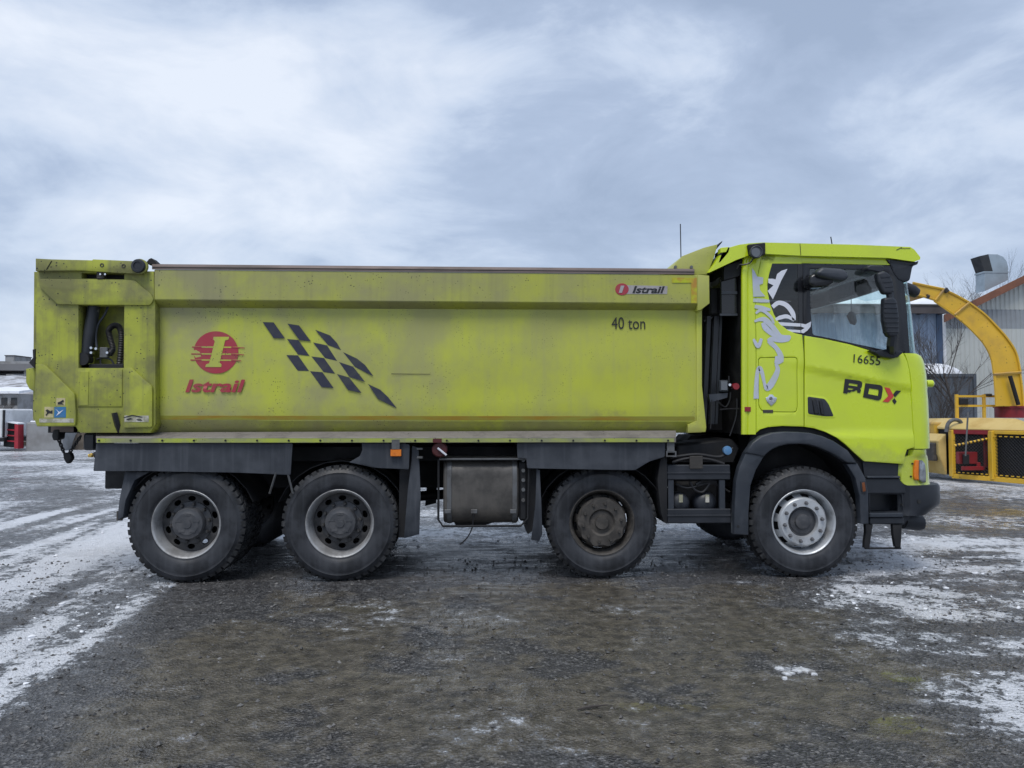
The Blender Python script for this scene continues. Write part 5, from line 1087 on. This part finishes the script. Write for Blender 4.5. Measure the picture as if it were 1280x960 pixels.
# chute on a red turntable
Yk = B.y + .9
tcn = P(1263, 515, Yk + .3); 
g = G(); g.tube([tcn + Vector((0, 0, -.14)), tcn + Vector((0, 0, .11))], .33, 20); g.build('turntable', 'blower_red', base); G().tube([tcn + Vector((0, 0, .10)), tcn + Vector((0, 0, .14))], .36, 20).build('turntable_ring', 'blower_red', base)
def chute(name, rightE, leftE, mtl, wd=.55, n=6):
    r_ = smooth_path(rightE, n); l_ = smooth_path(leftE, n); g = G()
    g.loft([[P(b.x, b.y, Yk), P(a.x, a.y, Yk), P(a.x, a.y, Yk + wd), P(b.x, b.y, Yk + wd)] for a, b in zip(r_, l_)]); o = g.build(name, mtl, base, bevel=.012, ang=30)
    for e_, s in ((r_, 1), (l_, -1)):
        g = G(); g.tube([P(p.x, p.y, Yk - .01) for p in e_], .028, 5); g.build('edge_flange', mtl, o)
    return o
chute('lower_chute', [(1279, 508), (1278, 490), (1275, 466)], [(1245.5, 508), (1244.5, 490), (1243, 468)], 'yellow_paint')
chute('middle_chute', [(1275.5, 465), (1270, 441), (1259, 423), (1245, 407), (1230, 392), (1212, 378.5)], [(1242.5, 467), (1239, 447), (1231, 431), (1222, 420), (1209, 407), (1193.5, 394)], 'yellow_paint')
c3 = chute('upper_chute', [(1211.5, 378), (1195, 369), (1180, 362)], [(1193, 393.5), (1180, 384.5), (1168, 376)], 'yellow_paint')
c4 = chute('deflector_hood', [(1180, 361.5), (1160, 357.5), (1141, 353.5)], [(1170, 375.5), (1156, 371), (1136, 366)], 'yellow_paint', .6)
G().pprism([(1122, 369), (1148, 369.5), (1158, 371), (1148, 374), (1140, 376.5), (1124, 374)], Yk + .05, .5).build('deflector_flap', 'yellow_worn', base, bevel=.01)
for a_, b2 in (((1193, 393.8), (1211.8, 378.2)), ((1169, 375.8), (1180.4, 361.6))):
    G().tube([P(*a_, Yk - .02), P(*b2, Yk - .02)], .030, 5).build('chute_joint', 'yellow_worn', base)
seam = G(); seam.tube([P(1242, 468, Yk - .02), P(1276, 465.5, Yk - .02)], .035, 5); seam.build('chute_joint', 'yellow_worn', base)
G().tube([P(1262.5, 470, Yk - .12), P(1273, 506, Yk - .12)], .045, 8).build('chute_ram', 'chassis_black', base)
G().tube([P(1181, 361, Yk - .02), P(1184, 365, Yk - .02)], .06, 8).build('hood_pivot', 'hub_brown', base); G().tube([P(1158, 370, Yk - .02), P(1161, 371, Yk - .02)], .05, 8).build('hood_pivot', 'hub_brown', base)
# ================================================================== BUILDINGS ON THE RIGHT
def corrugated(x0, x1, Y, z0, z1, pitch, depth, ztop=None):   # ribbed sheet; ztop(x) gives a sloping upper edge
    g = G(); xs_ = []; x_ = x0; k = 0
    while x_ < x1:
        for f_, d_ in ((0, 0), (.18, -depth), (.40, -depth), (.58, 0)):
            if x_ + f_ * pitch <= x1: xs_.append((x_ + f_ * pitch, Y + d_))
        x_ += pitch
    xs_.append((x1, Y))
    bot = [(a, c, z0) for a, c in xs_]; top = [(a, c, ztop(a) if ztop else z1) for a, c in xs_]
    g.loft([bot, top], closed=False); return g
Ys = 24.0
sx0, sx1 = P(900, 400, Ys).x, P(1177, 400, Ys).x; zsr = P(1177, 391, Ys).z
shed = thing('blue_shed', 'blue corrugated metal shed with dark overhanging roof edge behind the cab', 'shed', ((sx0 + sx1) / 2, Ys + 3, 0))
corrugated(sx0, sx1 - .25, Ys, 0, zsr, .34, .06).build('wall', 'blue_sheet', shed, False)
G().box((sx1 - .27, Ys - .07, 0), (sx1, Ys + .25, zsr)).build('corner_trim', 'blue_dark', shed, bevel=.01)
G().box((sx1 - .10, Ys + .25, 0), (sx1 - .02, Ys + 6, zsr)).build('wall', 'blue_dark', shed); G().box((sx0, Ys + 5.9, 0), (sx1 - .1, Ys + 6, zsr)).build('wall', 'blue_dark', shed); G().box((sx0, Ys + .06, 0), (sx0 + .08, Ys + 5.9, zsr)).build('wall', 'blue_dark', shed)
g = G(); g.loft([[(x_, Ys - .6, zsr + .02), (x_, Ys + 6.2, zsr + .55), (x_, Ys + 6.2, zsr + .62), (x_, Ys - .6, zsr + .09)] for x_ in (sx0 - .3, sx1 + .15)]); rfo = g.build('roof', 'dark_fascia', shed)
G().box((sx0 - .3, Ys - .68, zsr - .12), (sx1 + .15, Ys - .61, zsr + .20)).build('fascia_board', 'dark_fascia', rfo); G().box((sx0 - .3, Ys - .72, zsr + .20), (sx1 + .15, Ys - .58, zsr + .25)).build('gutter', 'hub_brown', rfo)
x_ = sx1
for k in range(10): G().box((sx1 - .2 - k * .9, Ys - .60, zsr - .10), (sx1 - .12 - k * .9, Ys - .02, zsr + .0)).build('rafter_end', 'dark_fascia', rfo)
g = G(); nn = 26
g.loft([[(sx0 - .3 + (sx1 - sx0 + .35) * i / nn, y, zsr + .28 + dz * (.8 + .35 * math.sin(i * 1.7) + .2 * math.sin(i * .6))) for y, dz in ((Ys - .60, 0), (Ys - .55, .16), (Ys - .2, .26), (Ys + 3, .55), (Ys + 6, .75), (Ys + 6.1, .3))] for i in range(nn + 1)], closed=True); tag(g.build('roof_snow', 'snow', ang=80), 'layer of snow on the roof of the blue shed', 'snow')
Yw = 31.0
wx0, wx1 = P(1181, 400, Yw).x, P(1420, 400, Yw).x; e0 = P(1173, 399, Yw); e1 = P(1280, 346.5, Yw); slope = (e1.z - e0.z) / (e1.x - e0.x); ridge = wx1
hall = thing('white_hall', 'white corrugated hall with brown sloping roof edge and grey band', 'building', ((wx0 + wx1) / 2, Yw + 5, 0))
zt2 = lambda x_: e0.z + (x_ - e0.x) * slope - .1
zb0, zb1 = P(1250, 411, Yw).z, P(1250, 387, Yw).z
corrugated(wx0, wx1, Yw, 0, zb0, .25, .04).build('wall', 'white_sheet', hall, False)
corrugated(wx0, wx1, Yw, zb0, zb1, .25, .045, lambda x_: min(zb1, zt2(x_))).build('wall_band', 'band_sheet', hall, False)
xk = e0.x + (zb1 + .1 - e0.z) / slope
corrugated(xk, wx1, Yw, zb1, 0, .25, .04, lambda x_: max(zb1, zt2(x_))).build('wall', 'white_sheet', hall, False)
G().box((wx0 - .1, Yw - .05, 0), (wx0 + .02, Yw + .1, zt2(wx0))).build('corner_trim', 'white_paint', hall); g = G().box((wx0 - .02, Yw + .1, 0), (wx0 + .08, Yw + 10, zt2(wx0))); g.v = [(x_ + max(0, y_ - Yw) * .95, y_, z_) for x_, y_, z_ in g.v]; g.build('wall', 'white_sheet', hall)
g = G(); ex1 = wx1 + .3; zz = lambda x_: e0.z + (x_ - e0.x) * slope
g.loft([[(e0.x, y, zz(e0.x) - .22), (ex1, y, zz(ex1) - .22), (ex1, y, zz(ex1) + .17), (e0.x, y, zz(e0.x) + .17)] for y in (Yw - .55, Yw - .45)]); hr = g.build('fascia_board', 'brown_fascia', hall)
g = G(); g.loft([[(e0.x, y, zz(e0.x) - .0), (ex1, y, zz(ex1) - .0), (ex1, y, zz(ex1) + .12), (e0.x, y, zz(e0.x) + .12)] for y in (Yw - .449, Yw + 10)])
g.v = [(x_ + max(0, y_ - Yw) * .95, y_, z_) for x_, y_, z_ in g.v]; g.build('roof', 'brown_fascia', hall)  # side wall and roof sheared rightwards with depth to hide roof top from camera
Yd = Yw + 1.0
duct = thing('roof_duct', 'grey metal ventilation duct with open bent top on the hall roof', 'duct', tuple(P(1245, 362, Yd)))
G().pprism([(1231, 340), (1260, 340), (1260, 350), (1231, 364)], Yd, .75).build('duct_riser', 'duct_zinc', duct)
el = [(1231.5, 339.6), (1224.5, 320.3), (1236, 317.8), (1247, 318), (1254, 321), (1258.5, 327), (1260, 334), (1260, 339.6)]
G().pprism(el, Yd - .004, .76).build('duct_elbow', 'duct_zinc', duct, ang=50)
q0, q1, q2, q3 = P(1224, 320.2, Yd - .012), P(1235.5, 317.7, Yd - .012), P(1241, 339, Yd - .012), P(1231, 339.9, Yd - .012)
G().loft([[q0, q1, q2, q3], [p + Vector((0, .74, 0)) for p in (q0, q1, q2, q3)]]).build('duct_mouth', 'duct_mouth', duct)
G().pbox(1230, 339.2, 1260.8, 341, Yd - .02, .79).build('duct_flange', 'duct_zinc', duct)
Yc = 17.0
kx0, kx1 = P(1090, 500, Yc).x, P(1221.5, 500, Yc).x; zk = P(1200, 467, Yc).z
ct = thing('grey_container', 'dark grey steel container with snow on top behind the snow blower', 'container', ((kx0 + kx1) / 2, Yc + 1.2, 0))
corrugated(kx0 + .08, kx1 - .08, Yc + .06, .12, zk - .09, .28, .03).build('side_wall', 'container_grey', ct, False)
for x_ in (kx0, kx1 - .1): G().box((x_, Yc, 0), (x_ + .1, Yc + 2.4, zk)).build('end_frame', 'container_grey', ct, bevel=.01)
G().box((kx0 + .1, Yc + .005, zk - .10), (kx1 - .1, Yc + 2.4, zk - .003)).build('top_rail', 'container_grey', ct); G().box((kx0 + .1, Yc + .005, 0), (kx1 - .1, Yc + 2.4, .13)).build('bottom_rail', 'container_grey', ct)
G().pbox(1158, 497, 1160, 545, Yc - .02, .05).build('lock_rod', 'chassis_black', ct)
def mound(name, cx_, cy_, rx, ry, h, z0, label, seed):
    g = G(); n = 28; rings = []
    for k in range(8):
        t = k / 7; rr0 = math.cos(t * math.pi / 2) + .001
        rings.append([(cx_ + rx * rr0 * math.cos(2 * math.pi * j / n) * (1 + .16 * math.sin(3 * j * .45 + seed) + .08 * math.sin(j * 1.9 + k)), cy_ + ry * rr0 * math.sin(2 * math.pi * j / n), z0 + h * math.sin(t * math.pi / 2) * (1 + .12 * math.sin(j * 1.3 + seed * 2) * (1 - t))) for j in range(n)])
    g.loft(rings); return tag(g.build(name, 'snow', ang=80), label, 'snow')
c = P(1160, 467, Yc + 1.1); mound('snow_heap', c.x, Yc + 1.15, 1.0, 1.0, .42, zk - .02, 'heap of snow lying on the grey container roof', 1.0)
c = PG(1152, 578); mound('snow_heap', c.x + .1, 12.6, .95, .9, .85, -.05, 'snow pile on the ground between truck cab and snow blower', 2.2)
# ------------------------------------------------------------------ bare trees
def bare_tree(name, base_, h, spread, label, seed, trunk_r=.05, depth=4, lean=0.0, stems=1, group='bare trees'):
    rn = random.Random(seed); t = thing(name, label, 'tree', tuple(base_), group); tr = G(); br = G()
    def grow(p, d, L_, r, lv):
        pts = [p]; q = p.copy(); dd = d.copy(); n = 4
        for k in range(n):
            dd = (dd + Vector((rn.gauss(0, .13), rn.gauss(0, .13), rn.gauss(.02, .07)))).normalized(); q = q + dd * (L_ / n); pts.append(q.copy())
        rad = [r * (1 - .45 * k / n) for k in range(n + 1)]
        (tr if lv == 0 else br).tube(pts, rad, 6 if lv == 0 else 4 if lv < 3 else 3, cap=False)
        if lv >= depth: return
        for k in range(rn.randint(4, 6) if lv else 7):
            u = rn.uniform(.35, 1.0); i = min(int(u * n), n - 1); pp = pts[i].lerp(pts[i + 1], u * n - i); a = rn.uniform(0, 6.28); sp_ = rn.uniform(.45, 1.0) * spread
            nd = (dd + Vector((math.cos(a), math.sin(a), 0)) * sp_ + Vector((0, 0, rn.uniform(-.05, .35)))).normalized(); grow(pp, nd, L_ * rn.uniform(.45, .68), max(rad[i] * .52, .004), lv + 1)
    for k in range(stems): grow(Vector(base_), Vector((lean + rn.gauss(0, .25) * (stems > 1), rn.gauss(0, .05), 1)).normalized(), h * .5 * rn.uniform(.8, 1.1), trunk_r, 0)
    tr.build('trunk', 'bark', t); br.build('crown', 'bark', t); return t
b1 = PG(1207, 574); bare_tree('bare_tree', (P(1205, 500, 16.2).x, 16.2, 0), 6.6, .85, 'leafless tree with many thin branches standing in front of the grey container', 3, .06, 4)
bare_tree('bare_tree', (P(1176, 520, 15.4).x, 15.4, 0), 4.0, .7, 'low leafless shrub with several stems between cab and snow blower', 8, .035, 3, stems=3)
bare_tree('bare_tree', (P(1205, 400, 52).x, 52, 0), 13.2, .6, 'tall leafless tree rising behind the roofs, left of the duct', 12, .10, 4)
bare_tree('bare_tree', (P(1283, 400, 50).x, 50, 0), 14.4, .6, 'tall leafless tree at the right edge beyond the hall roof', 17, .10, 4)
# ================================================================== FAR LEFT
hx = np.concatenate([np.linspace(-170, -30, 110), np.linspace(-28, 60, 40)]); hy = np.linspace(46, 125, 34)
HX, HY = np.meshgrid(hx, hy)
zdk = P(10, 463, 88).z
HZ = (zdk - .9) * ss(50, 86, HY) * (.75 + .25 * ss(-20, -50, HX)) * ss(60, 10, HX) + 1.1 * (fbm(HX * .12, HY * .12, 61) - .5) * ss(48, 60, HY) + .5 * (fbm(HX * .6, HY * .6, 62) - .5) * ss(48, 58, HY) - .3 * ss(50, 46, HY) - .04
me = bpy.data.meshes.new('snowy_slope'); nx2, ny2 = len(hx), len(hy); idx = np.arange(nx2 * ny2).reshape(ny2, nx2)
me.from_pydata([tuple(v) for v in np.stack([HX, HY, HZ], -1).reshape(-1, 3)], [], [tuple(q) for q in np.stack([idx[:-1, :-1], idx[:-1, 1:], idx[1:, 1:], idx[1:, :-1]], -1).reshape(-1, 4).tolist()])
mat('slope_snow', (.52, .54, .58), .8, 0, (.13, .12, .115), .85, .55, .40, .62, specks=.8, speck_scale=2.2, speck_col=(.08, .07, .06), bump=.3, bscale=2)
finish(me, True, 80); o = link('snowy_slope', me, 'slope_snow'); o['kind'] = 'structure'; o['label'] = 'snow covered embankment with scrub in the distance'
Yb = 88
bx_a, bx_b = P(-260, 458, Yb).x, P(300, 458, Yb).x
br = thing('road_bridge', 'distant grey road bridge crossing above the snowy slope', 'bridge', ((bx_a + bx_b) / 2, Yb, 0))
G().box((bx_a, Yb, zdk - .02), (bx_b, Yb + 9, zdk + .85)).build('deck', 'road_deck', br, bevel=.05)
G().box((bx_a, Yb + .05, zdk + .854), (bx_b, Yb + .3, zdk + 1.15)).build('parapet', 'concrete', br)
for k in range(9): x_ = bx_a + 6 + k * 7.2; G().box((x_, Yb + .5, zdk - 4), (x_ + .35, Yb + 8, zdk - .025)).build('pier', 'concrete', br)
c = P(13, 447, 130); far = thing('distant_block', 'small pale block building far beyond the bridge', 'building', (c.x, 130, 0))
G().box((c.x - .9, 130, 0), (c.x + .7, 135, c.z + .3)).build('wall', 'concrete', far); G().box((c.x - 1, 129.9, c.z + .304), (c.x + .8, 135.1, c.z + .45)).build('roof', 'dark_fascia', far)
Yh = 58
c0_, c1_ = P(-30, 505, Yh), P(22, 492, Yh); hs_ = thing('low_shed', 'low pale shed with snowy roof at the foot of the slope', 'shed', ((c0_.x + c1_.x) / 2, Yh, 0))
G().box((c0_.x, Yh, 0), (c1_.x, Yh + 4, c1_.z)).build('wall', 'concrete', hs_)
g = G(); g.loft([[(x_, Yh - .3, c1_.z + .005), (x_, Yh + 4.2, c1_.z + .5), (x_, Yh + 4.2, c1_.z + .7), (x_, Yh - .3, c1_.z + .2)] for x_ in (c0_.x - .3, c1_.x + .3)]); g.build('roof', 'snow', hs_)
for k in range(4): x_ = c0_.x + .5 + k * .8; G().box((x_, Yh - .03, c1_.z - 1.0), (x_ + .5, Yh + .02, c1_.z - .35)).build('window', 'duct_mouth', hs_)
# concrete block
Yq = 25.3
qx0, qx1 = P(32, 545, Yq).x, P(78, 545, Yq).x
blk = thing('concrete_block', 'large pale grey concrete block on the snow behind the tailgate', 'block', ((qx0 + qx1) / 2, Yq + .6, 0))
G().box((qx0, Yq, -.05), (qx1, Yq + 1.2, P(40, 528, Yq).z)).build('block', 'concrete', blk, bevel=.05); G().box((qx0 + .1, Yq + .1, P(40, 528, Yq).z - .01), (qx1 - .1, Yq + 1.1, P(40, 526, Yq).z)).build('snow_cap', 'snow', blk, bevel=.03)
c = PG(92, 562); 
g = G(); n = 20
g.loft([[(c.x - .1 + 1.15 * s * math.cos(2 * math.pi * j / n) * (1 + .15 * math.sin(2.3 * j)), c.y + .5 + .7 * s * math.sin(2 * math.pi * j / n), z * (1 + .15 * math.sin(j * 1.7))) for j in range(n)] for s, z in ((1, -.05), (.85, .25), (.55, .55), (.2, .72), (.02, .75))]); tag(g.build('gravel_heap', 'scrub', ang=70), 'dark heap of gravel beside the pale concrete block', 'gravel heap')
# brown low wall, red blade, white trailer, car
Yv = 30.0
v0, v1 = P(14, 545, Yv), P(110, 545, Yv)
lw = thing('timber_wall', 'low brown timber wall behind the concrete block', 'wall', ((v0.x + v1.x) / 2, Yv, 0))
for k in range(6): G().box((v0.x, Yv + .012 * (k % 2), .02 + k * .21), (v1.x, Yv + .1, .21 + k * .21)).build('plank', 'scrub', lw, bevel=.015)
Yp = 25.0
pl = thing('plough_blade', 'dark steel plough blade with red side frame standing at the far left', 'plough', tuple(PG(14, 560)))
zz1 = P(14, 528, Yp).z
G().pprism([(5, 527.5), (18, 530), (18, 559.5), (4, 558)], Yp + .12, .25).build('blade', 'chassis_black', pl, bevel=.02)
G().pprism([(18, 530), (22.5, 530.5), (22.5, 561), (17.5, 560.5)], Yp, .4).build('side_frame', 'red_paint', pl, bevel=.01)
for q in (536, 543, 550): G().pprism([(5, q), (18, q + 1), (18, q + 2.6), (5, q + 1.6)], Yp + .06, .1).build('cross_bar', 'red_paint', pl)
G().pprism([(5, 526.4), (22.5, 529), (22.5, 530.3), (5, 527.7)], Yp - .01, .5).build('snow_edge', 'snow', pl)
tv = thing('white_trailer', 'white box trailer cut by the left picture edge', 'trailer', (P(-20, 545, Yp).x, Yp + .6, 0))
x_b = P(3.6, 545, Yp - .2).x
G().box((x_b - 3.2, Yp - .2, .55), (x_b, Yp + 1.9, P(2, 511, Yp).z)).build('box', 'white_paint', tv, bevel=.06); G().box((x_b - 3.2, Yp - .15, .40), (x_b + .02, Yp + 1.85, .545)).build('frame', 'chassis_black', tv)
G().box((x_b - .02, Yp - .21, .58), (x_b + .03, Yp - .12, P(2, 511, Yp).z - .05)).build('corner_bar', 'chassis_black', tv)
for xw in (x_b - .55, x_b - 2.6): G().lathe([(.001, 0), (.18, 0), (.2, -.01), (.3, -.01), (.32, .03), (.32, .18), (.2, .2)], (xw, Yp - .16, .32), 20).build('wheel', 'tyre_rubber', tv)
Yca = 44.0
cc = P(36, 516, Yca)
car = thing('parked_car', 'small dark car with white rear parked below the slope', 'car', (cc.x, Yca, 0))
hgt = P(36, 510.5, Yca).z; x0 = P(25, 516, Yca).x; x1 = x0 + 4.0
zc_ = hgt - 1.5
g = G(); g.prism([(x0, zc_ + .35), (x1, zc_ + .35), (x1, zc_ + .75), (x1 - .8, zc_ + .9), (x0 + .1, zc_ + .92)], Yca, Yca + 1.7); g.build('body', 'white_paint', car, bevel=.08)
g = G(); g.prism([(x0 + .12, zc_ + .925), (x1 - .9, zc_ + .92), (x1 - 1.5, zc_ + 1.42), (x0 + .35, zc_ + 1.45)], Yca + .1, Yca + 1.6); g.build('cabin', 'gloss_black', car, bevel=.06)
for xw in (x0 + .7, x1 - .75): G().lathe([(.001, 0), (.2, 0), (.3, 0), (.32, .03), (.32, .2)], (xw, Yca - .02, zc_ + .32), 18).build('wheel', 'tyre_rubber', car)
G().box((x0 - 8, Yca - 1.2, -.05), (x1 + 10, Yca + 9, zc_)).build('terrace', 'slope_snow')['kind'] = 'structure'
for k, (a, s) in enumerate(((8, 3), (20, 5), (28, 9), (44, 4), (14, 6))):
    bare_tree('bare_shrub', (P(a, 520, 40 + k * 3).x, 40 + k * 3, .3 if k % 2 else 0), (1.7, 2.6, 2.0, 1.6, 3.4)[k], .9, ['leafless brown shrub behind the white trailer and plough', 'leafless shrub above the timber wall at the left', 'small leafless shrub near the parked car', 'leafless shrub half hidden by the tailgate edge', 'taller leafless shrub on the slope at far left'][k], 30 + s, .03, 3, stems=2, group='bare shrubs on the left')
